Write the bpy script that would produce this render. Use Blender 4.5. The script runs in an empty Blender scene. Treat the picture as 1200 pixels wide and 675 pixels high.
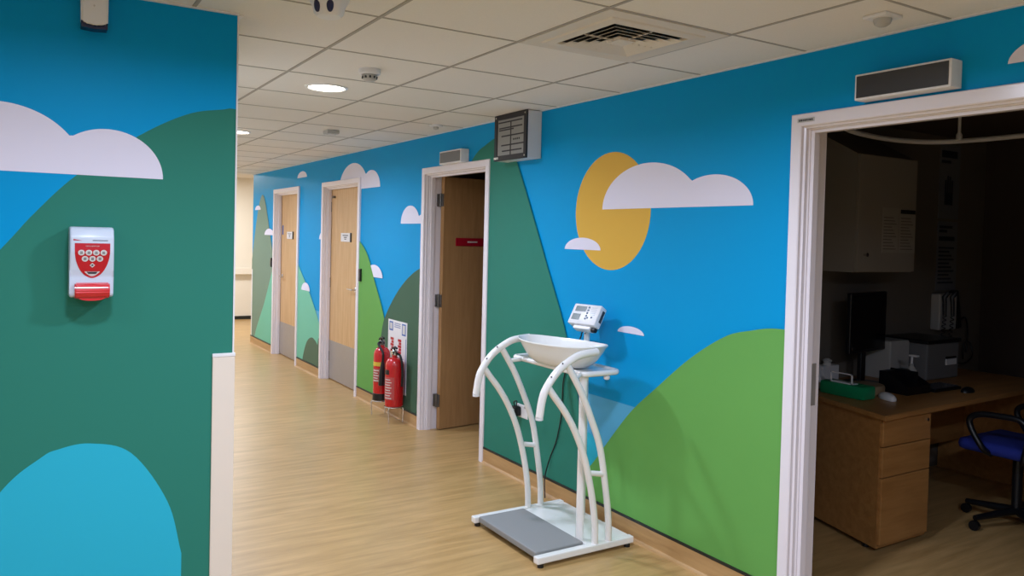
import bpy, bmesh, math, random
from mathutils import Vector, Matrix

random.seed(7)
PI = math.pi
C = bpy.context.scene.collection
SC = bpy.context.scene

# ------------------------------------------------------------------ camera, world, lights, exposure
cam_d = bpy.data.cameras.new('camera')
cam = bpy.data.objects.new('camera', cam_d)
C.objects.link(cam)
SC.camera = cam
F_PX, YAW, PITCH, ROLL, CY = 922.19, 0.555892, -0.025204, -0.024617, 301.73
cyw, syw = math.cos(YAW), math.sin(YAW)
fw = Vector((syw * math.cos(PITCH), cyw * math.cos(PITCH), math.sin(PITCH)))
r0 = Vector((cyw, -syw, 0))
d0 = fw.cross(r0)
rt = r0 * math.cos(ROLL) + d0 * math.sin(ROLL)
dn = d0 * math.cos(ROLL) - r0 * math.sin(ROLL)
m = Matrix.Identity(4)
for i in range(3):
    m[i][0], m[i][1], m[i][2] = rt[i], -dn[i], -fw[i]
m[2][3] = 1.585
cam.matrix_world = m
cam_d.sensor_fit = 'HORIZONTAL'
cam_d.sensor_width = 36.0
cam_d.lens = F_PX * 36.0 / 1200.0
cam_d.shift_y = (CY - 337.5) / 1200.0
cam_d.clip_start = 0.05

world = bpy.data.worlds.new('world')
SC.world = world
world.use_nodes = True
world.node_tree.nodes['Background'].inputs[0].default_value = (1, 0.95, 0.88, 1)
world.node_tree.nodes['Background'].inputs[1].default_value = 0.02

SC.view_settings.view_transform = 'Standard'
SC.view_settings.look = 'None'
SC.view_settings.exposure = 0.0
SC.view_settings.gamma = 1.0
SC.view_settings.use_curve_mapping = False

CEIL = 2.389
LAMP_W = 24.5                      # each recessed downlight
LAMP_COL = (0.84, 0.97, 1.28)
LAMP_SPREAD = 166
# tile centres that carry a downlight: the row along the corridor and a second row over the near area
DOWNLIGHTS = [(1.415, 4.26), (1.455, 6.63), (1.415, 9.03), (1.415, 11.1), (1.415, 1.83), (1.415, -0.57),
              (0.215, 1.83), (-1.0, 1.83), (0.215, -0.57), (-1.0, -0.57)]
FAR_W = 66.0
FAR_COL = (0.95, 0.96, 1.0)


# ------------------------------------------------------------------ helpers
def lin(h):
    h = h.lstrip('#')
    out = []
    for i in (0, 2, 4):
        c = int(h[i:i + 2], 16) / 255
        out.append(c / 12.92 if c <= 0.04045 else ((c + 0.055) / 1.055) ** 2.4)
    return out + [1.0]


MATS = {}


def mat(name, col, rough=0.5, metal=0.0, spec=0.5, noise=0.0, nscale=40.0, bump=0.0, bscale=200.0, coat=0.0, trans=0.0, emit=0.0):
    if name in MATS:
        return MATS[name]
    M = bpy.data.materials.new(name)
    M.use_nodes = True
    nt = M.node_tree
    b = nt.nodes['Principled BSDF']
    c = lin(col)
    b.inputs['Base Color'].default_value = c
    b.inputs['Roughness'].default_value = rough
    b.inputs['Metallic'].default_value = metal
    b.inputs['Specular IOR Level'].default_value = spec
    b.inputs['Coat Weight'].default_value = coat
    b.inputs['Transmission Weight'].default_value = trans
    if emit:
        b.inputs['Emission Color'].default_value = c
        b.inputs['Emission Strength'].default_value = emit
    tc = nt.nodes.new('ShaderNodeTexCoord')
    if noise:
        n = nt.nodes.new('ShaderNodeTexNoise')
        n.inputs['Scale'].default_value = nscale
        n.inputs['Detail'].default_value = 4
        nt.links.new(tc.outputs['Object'], n.inputs['Vector'])
        mx = nt.nodes.new('ShaderNodeMix')
        mx.data_type = 'RGBA'
        mx.inputs['A'].default_value = [x * (1 - noise) for x in c[:3]] + [1]
        mx.inputs['B'].default_value = [min(1, x * (1 + noise)) for x in c[:3]] + [1]
        nt.links.new(n.outputs['Fac'], mx.inputs['Factor'])
        nt.links.new(mx.outputs['Result'], b.inputs['Base Color'])
    if bump:
        n2 = nt.nodes.new('ShaderNodeTexNoise')
        n2.inputs['Scale'].default_value = bscale
        n2.inputs['Detail'].default_value = 3
        nt.links.new(tc.outputs['Object'], n2.inputs['Vector'])
        bp = nt.nodes.new('ShaderNodeBump')
        bp.inputs['Strength'].default_value = bump
        bp.inputs['Distance'].default_value = 0.002
        nt.links.new(n2.outputs['Fac'], bp.inputs['Height'])
        nt.links.new(bp.outputs['Normal'], b.inputs['Normal'])
    MATS[name] = M
    return M


def wood(name, c1, c2, axis, rough=0.4, scale=1.0, stretch=14.0, bump=0.0):
    """streaky wood or wood-look vinyl, the grain running along an axis"""
    if name in MATS:
        return MATS[name]
    M = bpy.data.materials.new(name)
    M.use_nodes = True
    nt = M.node_tree
    b = nt.nodes['Principled BSDF']
    b.inputs['Roughness'].default_value = rough
    tc = nt.nodes.new('ShaderNodeTexCoord')
    mp = nt.nodes.new('ShaderNodeMapping')
    s = [stretch * scale] * 3
    s['xyz'.index(axis)] = scale
    mp.inputs['Scale'].default_value = s
    nt.links.new(tc.outputs['Object'], mp.inputs['Vector'])
    n = nt.nodes.new('ShaderNodeTexNoise')
    n.inputs['Scale'].default_value = 2.2
    n.inputs['Detail'].default_value = 7
    n.inputs['Roughness'].default_value = 0.62
    n.inputs['Distortion'].default_value = 0.35
    nt.links.new(mp.outputs['Vector'], n.inputs['Vector'])
    r = nt.nodes.new('ShaderNodeValToRGB')
    r.color_ramp.elements[0].position = 0.32
    r.color_ramp.elements[0].color = lin(c1)
    r.color_ramp.elements[1].position = 0.68
    r.color_ramp.elements[1].color = lin(c2)
    nt.links.new(n.outputs['Fac'], r.inputs['Fac'])
    nt.links.new(r.outputs['Color'], b.inputs['Base Color'])
    if bump:
        bp = nt.nodes.new('ShaderNodeBump')
        bp.inputs['Strength'].default_value = bump
        bp.inputs['Distance'].default_value = 0.001
        nt.links.new(n.outputs['Fac'], bp.inputs['Height'])
        nt.links.new(bp.outputs['Normal'], b.inputs['Normal'])
    MATS[name] = M
    return M


def obj(name, bm, mats, parent=None, smooth=False, angle=35):
    me = bpy.data.meshes.new(name)
    bmesh.ops.recalc_face_normals(bm, faces=bm.faces)
    if smooth:
        for f in bm.faces:
            f.smooth = True
        for e in bm.edges:
            if len(e.link_faces) == 2 and e.calc_face_angle(0) > math.radians(angle):
                e.smooth = False
    bm.to_mesh(me)
    bm.free()
    if not isinstance(mats, (list, tuple)):
        mats = [mats]
    for mm in mats:
        me.materials.append(mm)
    o = bpy.data.objects.new(name, me)
    C.objects.link(o)
    if parent is not None:
        o.parent = parent
        o.matrix_parent_inverse = parent_matrix(parent).inverted()
    return o


def parent_matrix(p):
    mm = Matrix.LocRotScale(p.location, p.rotation_euler, p.scale)
    if p.parent is not None:
        return parent_matrix(p.parent) @ p.matrix_parent_inverse @ mm
    return mm


def tag(o, label, cat, group=None):
    o['label'] = label
    o['category'] = cat
    if group:
        o['group'] = group
    return o


def thing(name, label, cat, loc=(0, 0, 0), group=None):
    o = bpy.data.objects.new(name, None)
    C.objects.link(o)
    o.location = loc
    o.empty_display_size = 0.1
    return tag(o, label, cat, group)


def struct(o):
    o['kind'] = 'structure'
    return o


def struct_empty(name, loc):
    o = bpy.data.objects.new(name, None)
    C.objects.link(o)
    o.location = loc
    return struct(o)


def box(bm, x0, x1, y0, y1, z0, z1, bev=0.0, mi=0, seg=2):
    t = bmesh.new()
    bmesh.ops.create_cube(t, size=1)
    for v in t.verts:
        v.co = Vector(((x0 + x1) / 2 + v.co.x * (x1 - x0), (y0 + y1) / 2 + v.co.y * (y1 - y0), (z0 + z1) / 2 + v.co.z * (z1 - z0)))
    if bev:
        bmesh.ops.bevel(t, geom=t.edges[:], offset=bev, segments=seg, affect='EDGES', profile=0.5)
    merge(bm, t, mi)


def merge(bm, t, mi=None, mtx=None):
    vm = {}
    for v in t.verts:
        vm[v] = bm.verts.new(mtx @ v.co if mtx else v.co)
    for f in t.faces:
        try:
            nf = bm.faces.new([vm[v] for v in f.verts])
            nf.material_index = f.material_index if mi is None else mi
        except ValueError:
            pass
    t.free()


def bx(x0, x1, y0, y1, z0, z1, bev=0.0):
    bm = bmesh.new()
    box(bm, x0, x1, y0, y1, z0, z1, bev)
    return bm


def catmull(pts, n=8):
    P = [Vector(p) for p in pts]
    if len(P) < 3:
        return P
    P = [P[0] * 2 - P[1]] + P + [P[-1] * 2 - P[-2]]
    out = []
    for i in range(1, len(P) - 2):
        for k in range(n):
            t = k / n
            a, b, c, d = P[i - 1], P[i], P[i + 1], P[i + 2]
            out.append(0.5 * ((2 * b) + (c - a) * t + (2 * a - 5 * b + 4 * c - d) * t * t + (3 * b - a - 3 * c + d) * t ** 3))
    out.append(P[-2])
    return out


def tube(bm, pts, r, seg=12, closed=False, mi=0, cap=True):
    P = [Vector(p) for p in pts]
    n = len(P)
    rs = r if isinstance(r, (list, tuple)) else [r] * n
    rings = []
    prev = None
    for i in range(n):
        if closed:
            d = (P[(i + 1) % n] - P[i - 1]).normalized()
        else:
            d = (P[min(i + 1, n - 1)] - P[max(i - 1, 0)]).normalized()
        if prev is None:
            a = Vector((0, 0, 1)) if abs(d.z) < 0.9 else Vector((1, 0, 0))
            u = d.cross(a).normalized()
        else:
            u = (prev - d * prev.dot(d)).normalized()
        prev = u
        w = d.cross(u)
        rings.append([bm.verts.new(P[i] + (u * math.cos(2 * PI * k / seg) + w * math.sin(2 * PI * k / seg)) * rs[i]) for k in range(seg)])
    rng = range(n) if closed else range(n - 1)
    for i in rng:
        a, b = rings[i], rings[(i + 1) % n]
        for k in range(seg):
            f = bm.faces.new((a[k], a[(k + 1) % seg], b[(k + 1) % seg], b[k]))
            f.material_index = mi
    if cap and not closed:
        f = bm.faces.new(rings[0][::-1]); f.material_index = mi
        f = bm.faces.new(rings[-1]); f.material_index = mi


def lathe(bm, prof, cx, cy, seg=28, mi=0, axis='z', origin=None):
    """prof: list of (radius, height). axis z about (cx, cy)"""
    rings = []
    for r, h in prof:
        if r < 1e-5:
            rings.append([bm.verts.new((cx, cy, h))])
        else:
            rings.append([bm.verts.new((cx + r * math.cos(2 * PI * k / seg), cy + r * math.sin(2 * PI * k / seg), h)) for k in range(seg)])
    for a, b in zip(rings, rings[1:]):
        for k in range(seg):
            k2 = (k + 1) % seg
            if len(a) == 1 and len(b) == 1:
                continue
            if len(a) == 1:
                f = bm.faces.new((a[0], b[k], b[k2]))
            elif len(b) == 1:
                f = bm.faces.new((a[k], a[k2], b[0]))
            else:
                f = bm.faces.new((a[k], a[k2], b[k2], b[k]))
            f.material_index = mi


def prism(bm, poly, ax, a0, a1, mi=0):
    """extrude a 2-D polygon along axis ax; poly coords are the other two axes in order"""
    def pt(p, a):
        q = list(p)
        q.insert('xyz'.index(ax), a)
        return q
    A = [bm.verts.new(pt(p, a0)) for p in poly]
    B = [bm.verts.new(pt(p, a1)) for p in poly]
    n = len(poly)
    fs = [bm.faces.new(A), bm.faces.new(B[::-1])]
    for i in range(n):
        fs.append(bm.faces.new((A[i], B[i], B[(i + 1) % n], A[(i + 1) % n])))
    for f in fs:
        f.material_index = mi


def clip_rect(poly, y0, y1, z0, z1):
    def cut(P, inside, inter):
        out = []
        for i in range(len(P)):
            a, b = P[i - 1], P[i]
            ia, ib = inside(a), inside(b)
            if ib:
                if not ia:
                    out.append(inter(a, b))
                out.append(b)
            elif ia:
                out.append(inter(a, b))
        return out
    def ix(c, k):
        def g(a, b):
            t = (c - a[k]) / (b[k] - a[k])
            return (a[0] + (b[0] - a[0]) * t, a[1] + (b[1] - a[1]) * t)
        return g
    P = [tuple(p) for p in poly]
    for k, c, s in ((0, y0, 1), (0, y1, -1), (1, z0, 1), (1, z1, -1)):
        if len(P) < 3:
            return []
        P = cut(P, lambda p: (p[k] - c) * s >= -1e-9, ix(c, k))
    Q = []
    for p in P:
        if not Q or abs(p[0] - Q[-1][0]) + abs(p[1] - Q[-1][1]) > 1e-5:
            Q.append(p)
    if Q and abs(Q[0][0] - Q[-1][0]) + abs(Q[0][1] - Q[-1][1]) < 1e-5:
        Q.pop()
    return Q if len(Q) >= 3 else []


def text_bm(s, size, mtx, depth=0.0006):
    cu = bpy.data.curves.new('txt', 'FONT')
    cu.body = s
    cu.size = size
    cu.align_x = 'CENTER'
    cu.align_y = 'CENTER'
    cu.extrude = depth
    cu.resolution_u = 3
    o = bpy.data.objects.new('txt', cu)
    C.objects.link(o)
    dg = bpy.context.evaluated_depsgraph_get()
    me = bpy.data.meshes.new_from_object(o.evaluated_get(dg))
    bm = bmesh.new()
    bm.from_mesh(me)
    bm.transform(mtx)
    bpy.data.objects.remove(o)
    bpy.data.curves.remove(cu)
    bpy.data.meshes.remove(me)
    return bm


# orientation matrices for lettering
def face_neg_x(x, y, z):     # read by somebody looking along +x: text right = -y, up = z
    return Matrix(((0, 0, -1, x), (-1, 0, 0, y), (0, 1, 0, z), (0, 0, 0, 1)))


def face_neg_y(x, y, z):     # read looking along +y: text right = +x, up = z
    return Matrix(((1, 0, 0, x), (0, 0, -1, y), (0, 1, 0, z), (0, 0, 0, 1)))


# ------------------------------------------------------------------ materials
WV = dict(rough=0.5, spec=0.1, bump=0.06, bscale=260)
SKY = mat('mural_sky_blue', '#0098d2', **WV)
PALE = mat('mural_pale_blue', '#5cb0d8', **WV)
TEAL = mat('mural_teal_green', '#307d6b', **WV)
LIME = mat('mural_lime_green', '#69a653', **WV)
DARKG = mat('mural_dark_green', '#486752', **WV)
OLIVE = mat('mural_olive_green', '#58705a', **WV)
MINT = mat('mural_mint_green', '#78c2a4', **WV)
GREYG = mat('mural_grey_green', '#7c9480', **WV)
SUN = mat('mural_sun_yellow', '#dcae4a', **WV)
CLOUD = mat('mural_cloud_white', '#e4e0ee', **WV)
CYAN = mat('mural_cyan', '#2fb3cd', **WV)
TILE = mat('ceiling_tile_mineral', '#ece7df', rough=0.9, spec=0.1, noise=0.05, nscale=160, bump=0.25, bscale=500)
TBAR = mat('ceiling_bar_grey', '#aaa397', rough=0.6)
TRIMW = mat('white_painted_trim', '#e9e6e4', rough=0.4)
FRAME = mat('door_frame_gloss', '#e9e2e6', rough=0.22, spec=0.6)
BEECH = wood('beech_door', '#c79c68', '#d8b281', 'z', rough=0.45, scale=1.2, stretch=10)
OAKDOOR = wood('oak_door', '#a2794d', '#b48b5c', 'z', rough=0.45, scale=1.2, stretch=10)
FLOORM = wood('wood_look_vinyl', '#a98652', '#c7a16a', 'x', rough=0.34, scale=1.0, stretch=9, bump=0.05)
SKIRT = wood('skirting_vinyl', '#ad8656', '#c39c69', 'y', rough=0.35, scale=1.3, stretch=10)
BLACKSTRIP = mat('black_skirting_strip', '#1d2321', rough=0.4)
CREAM = mat('cream_wall_paint', '#efe8d8', rough=0.6, noise=0.02, nscale=6)
GUARD = mat('cream_corner_plastic', '#e8dac8', rough=0.35)
STEEL = mat('brushed_steel_plate', '#a9a29b', rough=0.42, metal=0.35, noise=0.04, nscale=12)
CHROME = mat('polished_chrome', '#d6d6d8', rough=0.15, metal=1.0)
HINGE = mat('hinge_steel', '#7d7a78', rough=0.4, metal=0.9)
WPLAST = mat('white_plastic', '#e8e6e6', rough=0.35)
GPLAST = mat('grey_plastic', '#b9b7b2', rough=0.4)
DGREY = mat('dark_grey_screen', '#3a3b3f', rough=0.25)
BLACK = mat('black_plastic', '#0d0e12', rough=0.4)
NAVY = mat('navy_plastic', '#141a4a', rough=0.3)
RED = mat('red_gloss_paint', '#c10f17', rough=0.22, coat=0.4)
REDP = mat('red_print', '#bb0a20', rough=0.3)
REDB = mat('red_translucent_button', '#d31524', rough=0.2, coat=0.5)
WENAM = mat('white_enamel_tube', '#eeebe6', rough=0.22, coat=0.3)
LCD = mat('lcd_grey', '#5b6660', rough=0.25)
BLUEP = mat('blue_print', '#2f5fae', rough=0.4)
GREENP = mat('green_plastic', '#128a57', rough=0.35)
CHAIRB = mat('blue_chair_fabric', '#13257f', rough=0.85, bump=0.3, bscale=600)
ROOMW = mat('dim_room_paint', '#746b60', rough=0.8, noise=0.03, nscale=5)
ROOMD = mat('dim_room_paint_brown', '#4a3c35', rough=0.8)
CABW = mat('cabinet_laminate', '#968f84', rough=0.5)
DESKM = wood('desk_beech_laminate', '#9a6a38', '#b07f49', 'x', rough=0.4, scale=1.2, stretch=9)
PAPER = mat('paper_white', '#cfccc6', rough=0.8)
INK = mat('ink_grey', '#3c3a3d', rough=0.8)

WX = 2.768       # face of the corridor's mural wall
YL = 3.05        # face of the mural wall that looks at the camera
ROOMTOP = CEIL

# ------------------------------------------------------------------ mural wall on the right
DOORS = [(9.285, 10.265), (7.30, 8.32), (4.817, 5.785), (0.55, 2.159)]   # clear openings along y
DTOP = 2.07
END = 11.45


def hull(edge, n=8):
    return [(p[0], p[1]) for p in catmull([(a, b, 0) for a, b in edge], n)]


def hill(edge, base=-0.1):
    P = hull(edge)
    return P + [(P[-1][0], base), (P[0][0], base)]


def dome(c, a, b, z, n=28):
    return [(c + a * math.cos(PI * k / n), z + b * math.sin(PI * k / n)) for k in range(n + 1)]


def two_lobes(c1, a1, b1, c2, a2, b2, z):
    """one outline: the upper envelope of two half ellipses on a flat base"""
    lo, hi = min(c1 - a1, c2 - a2), max(c1 + a1, c2 + a2)
    top = []
    for k in range(97):
        y = lo + (hi - lo) * (0.5 - 0.5 * math.cos(PI * k / 96))
        h = 0
        for c, a, b in ((c1, a1, b1), (c2, a2, b2)):
            u = 1 - ((y - c) / a) ** 2
            if u > 0:
                h = max(h, b * math.sqrt(u))
        top.append((y, z + h))
    return top


SHAPES = [
    (SUN, [(3.427 + 0.327 * math.cos(2 * PI * k / 64), 1.745 + 0.327 * math.sin(2 * PI * k / 64)) for k in range(64)]),
    (PALE, [(-3, -0.1), (END, -0.1), (END, 0.727), (7, 0.722), (3.6, 0.701), (-3, 0.69)]),
    (CLOUD, two_lobes(3.128, 0.375, 0.237, 2.674, 0.25, 0.151, 1.756)),
    (CLOUD, dome(3.682, 0.173, 0.07, 1.525)),
    (CLOUD, dome(3.231, 0.108, 0.038, 1.087)),
    (CLOUD, two_lobes(1.16, 0.21, 0.09, 0.8, 0.3, 0.14, 2.2)),
    (CLOUD, two_lobes(7.47, 0.40, 0.262, 6.99, 0.225, 0.166, 2.021)),
    (CLOUD, two_lobes(6.093, 0.19, 0.152, 5.78, 0.2, 0.085, 1.682)),
    (CLOUD, dome(9.146, 0.185, 0.073, 2.227)),
    (CLOUD, dome(8.33, 0.15, 0.09, 1.515)),
    (CYAN, hill([(3.78, -0.1), (3.73, 0.25), (3.62, 0.46), (3.50, 0.44), (3.40, 0.2), (3.36, -0.1)])),
    (GREYG, hill([(11.9, -0.1), (11.55, 0.9), (11.316, 1.538), (11.12, 1.93), (10.932, 2.085), (10.75, 1.94), (10.505, 1.546), (10.321, 1.22), (10.0, 0.5), (9.8, -0.1)])),
    (MINT, hill([(11.32, -0.1), (11.18, 0.193), (10.749, 0.623), (10.313, 1.137), (9.9, 1.48), (9.55, 1.44), (9.163, 1.158), (8.823, 0.93), (8.502, 0.669), (8.314, 0.455), (8.05, -0.1)])),
    (OLIVE, hill([(9.03, -0.1), (9.0, 0.12), (8.86, 0.33), (8.668, 0.408), (8.484, 0.36), (8.40, 0.27), (8.3, -0.1)])),
    (OLIVE, hill([(8.52, -0.1), (8.46, 0.36), (8.40, 0.45), (8.2, 0.62), (7.9, 0.5), (7.6, -0.1)])),
    (CLOUD, dome(11.16, 0.152, 0.06, 1.883)),
    (CLOUD, dome(10.55, 0.235, 0.085, 1.54)),
    (CLOUD, dome(8.93, 0.158, 0.092, 0.918)),
    (CLOUD, dome(6.86, 0.205, 0.115, 1.188)),
    (LIME, hill([(8.2, -0.1), (8.0, 0.8), (7.6, 1.45), (7.35, 1.54), (7.202, 1.496), (7.019, 1.378), (6.837, 1.148), (6.684, 0.963), (6.577, 0.80), (6.3, 0.3), (6.15, -0.1)])),
    (DARKG, hill([(6.78, -0.1), (6.74, 0.3), (6.66, 0.66), (6.579, 0.841), (6.343, 1.066), (6.083, 1.229), (5.805, 1.328), (5.5, 1.34), (5.2, 1.2), (4.9, 0.7), (4.84, -0.1)])),
    (TEAL, hill([(5.84, -0.1), (5.838, 0.9), (5.835, 1.0), (5.6, 1.45), (5.3, 1.83), (5.016, 2.144), (4.82, 2.235), (4.66, 2.268), (4.52, 2.22), (4.41, 2.084), (4.21, 1.744), (4.002, 1.372), (3.835, 1.072), (3.70, 0.74), (3.57, 0.3), (3.48, -0.1)])),
    (LIME, hill([(3.66, -0.1), (3.60, 0.2), (3.488, 0.349), (3.4, 0.453), (3.207, 0.668), (3.014, 0.831), (2.779, 1.018), (2.564, 1.149), (2.415, 1.195), (2.235, 1.222), (1.9, 1.2), (1.4, 1.0), (0.9, 0.6), (0.4, -0.1)])),
]


def mural(bm, shapes, rects, place, mats, step=0.0004):
    n = 0
    for mm, poly in shapes:
        n += 1
        mi = mats.index(mm)
        for r in rects:
            P = clip_rect(poly, *r)
            if len(P) < 3:
                continue
            try:
                f = bm.faces.new([bm.verts.new(place(p[0], p[1], n * step)) for p in P])
                f.material_index = mi
            except ValueError:
                pass


bm = bmesh.new()
edges_y = [-3.0]
for y0, y1 in sorted(DOORS):
    edges_y += [y0 - 0.03, y1 + 0.03]
edges_y.append(END)
rects = []
for i in range(0, len(edges_y), 2):
    box(bm, WX, 2.90, edges_y[i], edges_y[i + 1], 0, CEIL)
    rects.append((edges_y[i], edges_y[i + 1], 0.1, CEIL))
for y0, y1 in DOORS:
    box(bm, WX, 2.90, y0 - 0.03, y1 + 0.03, DTOP + 0.03, CEIL)
    rects.append((y0 - 0.03, y1 + 0.03, DTOP + 0.03, CEIL))
mm = [SKY, PALE, TEAL, LIME, DARKG, OLIVE, MINT, GREYG, SUN, CLOUD, CYAN]
bmesh.ops.recalc_face_normals(bm, faces=bm.faces)
mural(bm, SHAPES, rects, lambda y, z, d: (WX - d, y, z), mm)
for f in bm.faces:
    f.normal_update()
me = bpy.data.meshes.new('wall_right')
for f in bm.faces:
    if len(f.verts) > 4 and f.normal.x > 0:
        f.normal_flip()
bm.to_mesh(me); bm.free()
for x in mm:
    me.materials.append(x)
wr = bpy.data.objects.new('wall_right', me); C.objects.link(wr); struct(wr)

# ------------------------------------------------------------------ mural wall facing the camera (left)
bm = bmesh.new()
box(bm, -3.0, 0.672, YL, YL + 0.14, 0, CEIL)
bmesh.ops.recalc_face_normals(bm, faces=bm.faces)
LSH = [
    (TEAL, hill([(-0.75, -0.1), (-0.6, 0.6), (-0.35, 1.15), (-0.065, 1.504), (0.029, 1.626), (0.152, 1.761), (0.347, 1.914), (0.501, 2.002), (0.619, 2.031), (0.68, 2.036), (0.9, 2.0)])),
    (CLOUD, two_lobes(-0.08, 0.256, 0.224, 0.2445, 0.1765, 0.162, 1.762)),
    (CYAN, hill([(-0.2, 0.5), (-0.05, 0.72), (0.053, 0.807), (0.102, 0.83), (0.2, 0.84), (0.33, 0.79), (0.45, 0.6), (0.5, 0.4)])),
    (LIME, hill([(-2.6, -0.1), (-2.2, 0.8), (-1.6, 1.2), (-1.0, 0.9), (-0.5, 0.3), (-0.3, -0.1)])),
]
mural(bm, LSH, [(-3.0, 0.672, 0.1, CEIL)], lambda x, z, d: (x, YL - d, z), mm)
me = bpy.data.meshes.new('wall_left')
for f in bm.faces:
    f.normal_update()
    if len(f.verts) > 4 and f.normal.y > 0:
        f.normal_flip()
bm.to_mesh(me); bm.free()
for x in mm:
    me.materials.append(x)
wl = bpy.data.objects.new('wall_left', me); C.objects.link(wl); struct(wl)

# rest of the shell
struct(obj('wall_corridor', bx(0.55, 0.672, YL + 0.14, 14.54, 0, 2.56), CREAM))
struct(obj('wall_far', bx(0.55, 6.5, 14.54, 14.66, 0, 2.56), CREAM))
struct(obj('wall_back', bx(-3.0, 2.9, -3.12, -3.0, 0, CEIL), CREAM))
struct(obj('wall_side', bx(-3.12, -3.0, -3.12, 3.2, 0, CEIL), CREAM))
struct(obj('wall_end', bx(6.5, 6.62, 11.33, 14.66, 0, 2.56), CREAM))
struct(obj('wall_return', bx(2.9, 6.5, 11.33, END, 0, 2.56), CREAM))
struct(obj('floor', bx(-3.12, 6.62, -3.12, 14.66, -0.1, 0), FLOORM))

# ceiling with tile texture, exposed bars as a trim
bm = bmesh.new()
box(bm, -3.12, 2.9, -3.12, END + 0.02, CEIL, CEIL + 0.1)
box(bm, 0.55, 6.62, END + 0.02, 14.66, 2.53, 2.63)
struct(obj('ceiling', bm, TILE))
bm = bmesh.new()
for k in range(-7, 3):
    x = 1.115 + 0.6 * k
    box(bm, x - 0.007, x + 0.007, -3 if x < 0.6 else -3, YL if x < 0.66 else END, CEIL - 0.003, CEIL + 0.001)
for k in range(-9, 16):
    y = 2.16 + 0.6 * k
    box(bm, -3.0 if y < YL else 0.672, WX, y - 0.0055, y + 0.0055, CEIL - 0.002, CEIL + 0.001)
struct(obj('trim_1', bm, TBAR))
bm = bmesh.new()
box(bm, WX - 0.018, WX, -3, END, CEIL - 0.006, CEIL - 0.0005)
box(bm, -3.0, 0.672, YL - 0.018, YL, CEIL - 0.006, CEIL - 0.0005)
box(bm, 0.672, 0.69, YL, END, CEIL - 0.006, CEIL - 0.0005)
struct(obj('trim_2', bm, TRIMW))
# white bead down the free edge of the left wall
struct(obj('trim_3', bx(0.669, 0.6745, YL - 0.004, YL + 0.02, 1.125, CEIL - 0.006), TRIMW))

# coved wood-look skirting with its black top strip, run by run between the frames
runs = [(-3, 0.49), (2.219, 4.757), (5.845, 7.24), (8.38, 9.225), (10.325, END)]
bm = bmesh.new()
for y0, y1 in runs:
    prism(bm, [(WX, 0.0), (WX - 0.03, 0.0), (WX - 0.018, 0.004), (WX - 0.009, 0.014), (WX - 0.005, 0.03), (WX - 0.005, 0.098), (WX, 0.1)], 'y', y0, y1) if False else None
    A = [(WX, 0.0), (WX - 0.034, 0.0), (WX - 0.02, 0.004), (WX - 0.0125, 0.014), (WX - 0.0125, 0.098), (WX, 0.098)]
    V0 = [bm.verts.new((a, y0, b)) for a, b in A]
    V1 = [bm.verts.new((a, y1, b)) for a, b in A]
    n = len(A)
    bm.faces.new(V0); bm.faces.new(V1[::-1])
    for i in range(n):
        bm.faces.new((V0[i], V1[i], V1[(i + 1) % n], V0[(i + 1) % n]))
sk = struct(obj('baseboard_right', bm, SKIRT))
bm = bmesh.new()
for y0, y1 in runs:
    box(bm, WX - 0.014, WX, y0, y1, 0.098, 0.112)
obj('cap_strip', bm, BLACKSTRIP, sk)
sk = struct(obj('baseboard_left', bx(-3, 0.596, YL - 0.012, YL, 0, 0.098), SKIRT))
obj('cap_strip', bx(-3, 0.596, YL - 0.0135, YL, 0.098, 0.112), BLACKSTRIP, sk)
struct(obj('baseboard_far', bx(0.672, 6.5, 14.52, 14.54, 0, 0.06), BLACKSTRIP))

# corner guards
g = struct(obj('trim_4', bx(0.598, 0.678, YL - 0.008, YL + 0.06, 0.0, 1.115, 0.002), GUARD))
obj('cap', bx(0.597, 0.679, YL - 0.010, YL + 0.06, 1.115, 1.128, 0.002), TRIMW, g)
struct(obj('trim_5', bx(WX - 0.006, WX + 0.06, END - 0.045, END + 0.006, 0.1, 1.05, 0.002), TRIMW))


# ------------------------------------------------------------------ doors
def frame_mesh(y0, y1):
    prof = [(0.06, 2.7675), (0.06, 2.752), (0.056, 2.748), (0.012, 2.748), (0.008, 2.752), (0.008, 2.768), (0.0, 2.772), (0.0, 2.79),
            (-0.004, 2.794), (-0.004, 2.802), (-0.016, 2.806), (-0.016, 2.838), (-0.001, 2.841), (-0.001, 2.905), (0.06, 2.905), (0.06, 2.9005)]
    bm = bmesh.new()
    lines = []
    for a, x in prof:
        lines.append([bm.verts.new((x, y0 - a, 0)), bm.verts.new((x, y0 - a, DTOP + a)), bm.verts.new((x, y1 + a, DTOP + a)), bm.verts.new((x, y1 + a, 0))])
    for p, q in zip(lines, lines[1:]):
        for i in range(3):
            bm.faces.new((p[i], p[i + 1], q[i + 1], q[i]))
    return bm


def lever(bm, x, y, z, s):
    """lever handle on a round rose, on a face looking to -x; s is the way the lever points along y"""
    t = bmesh.new()
    lathe(t, [(0.0, 0), (0.026, 0), (0.026, 0.008), (0.022, 0.011), (0.009, 0.011), (0.009, 0.045), (0.0, 0.045)], 0, 0, 20)
    merge(bm, t, 0, Matrix(((0, 0, -1, x), (0, 1, 0, y), (1, 0, 0, z), (0, 0, 0, 1))))
    tube(bm, catmull([(x - 0.04, y, z), (x - 0.048, y + s * 0.02, z), (x - 0.05, y + s * 0.06, z), (x - 0.05, y + s * 0.12, z)], 4), 0.009, 10)


def hinge(bm, x, y, z):
    box(bm, x - 0.03, x + 0.02, y - 0.006, y + 0.004, z - 0.05, z + 0.05)
    tube(bm, [(x + 0.004, y - 0.010, z - 0.052), (x + 0.004, y - 0.010, z + 0.052)], 0.008, 10)


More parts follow.
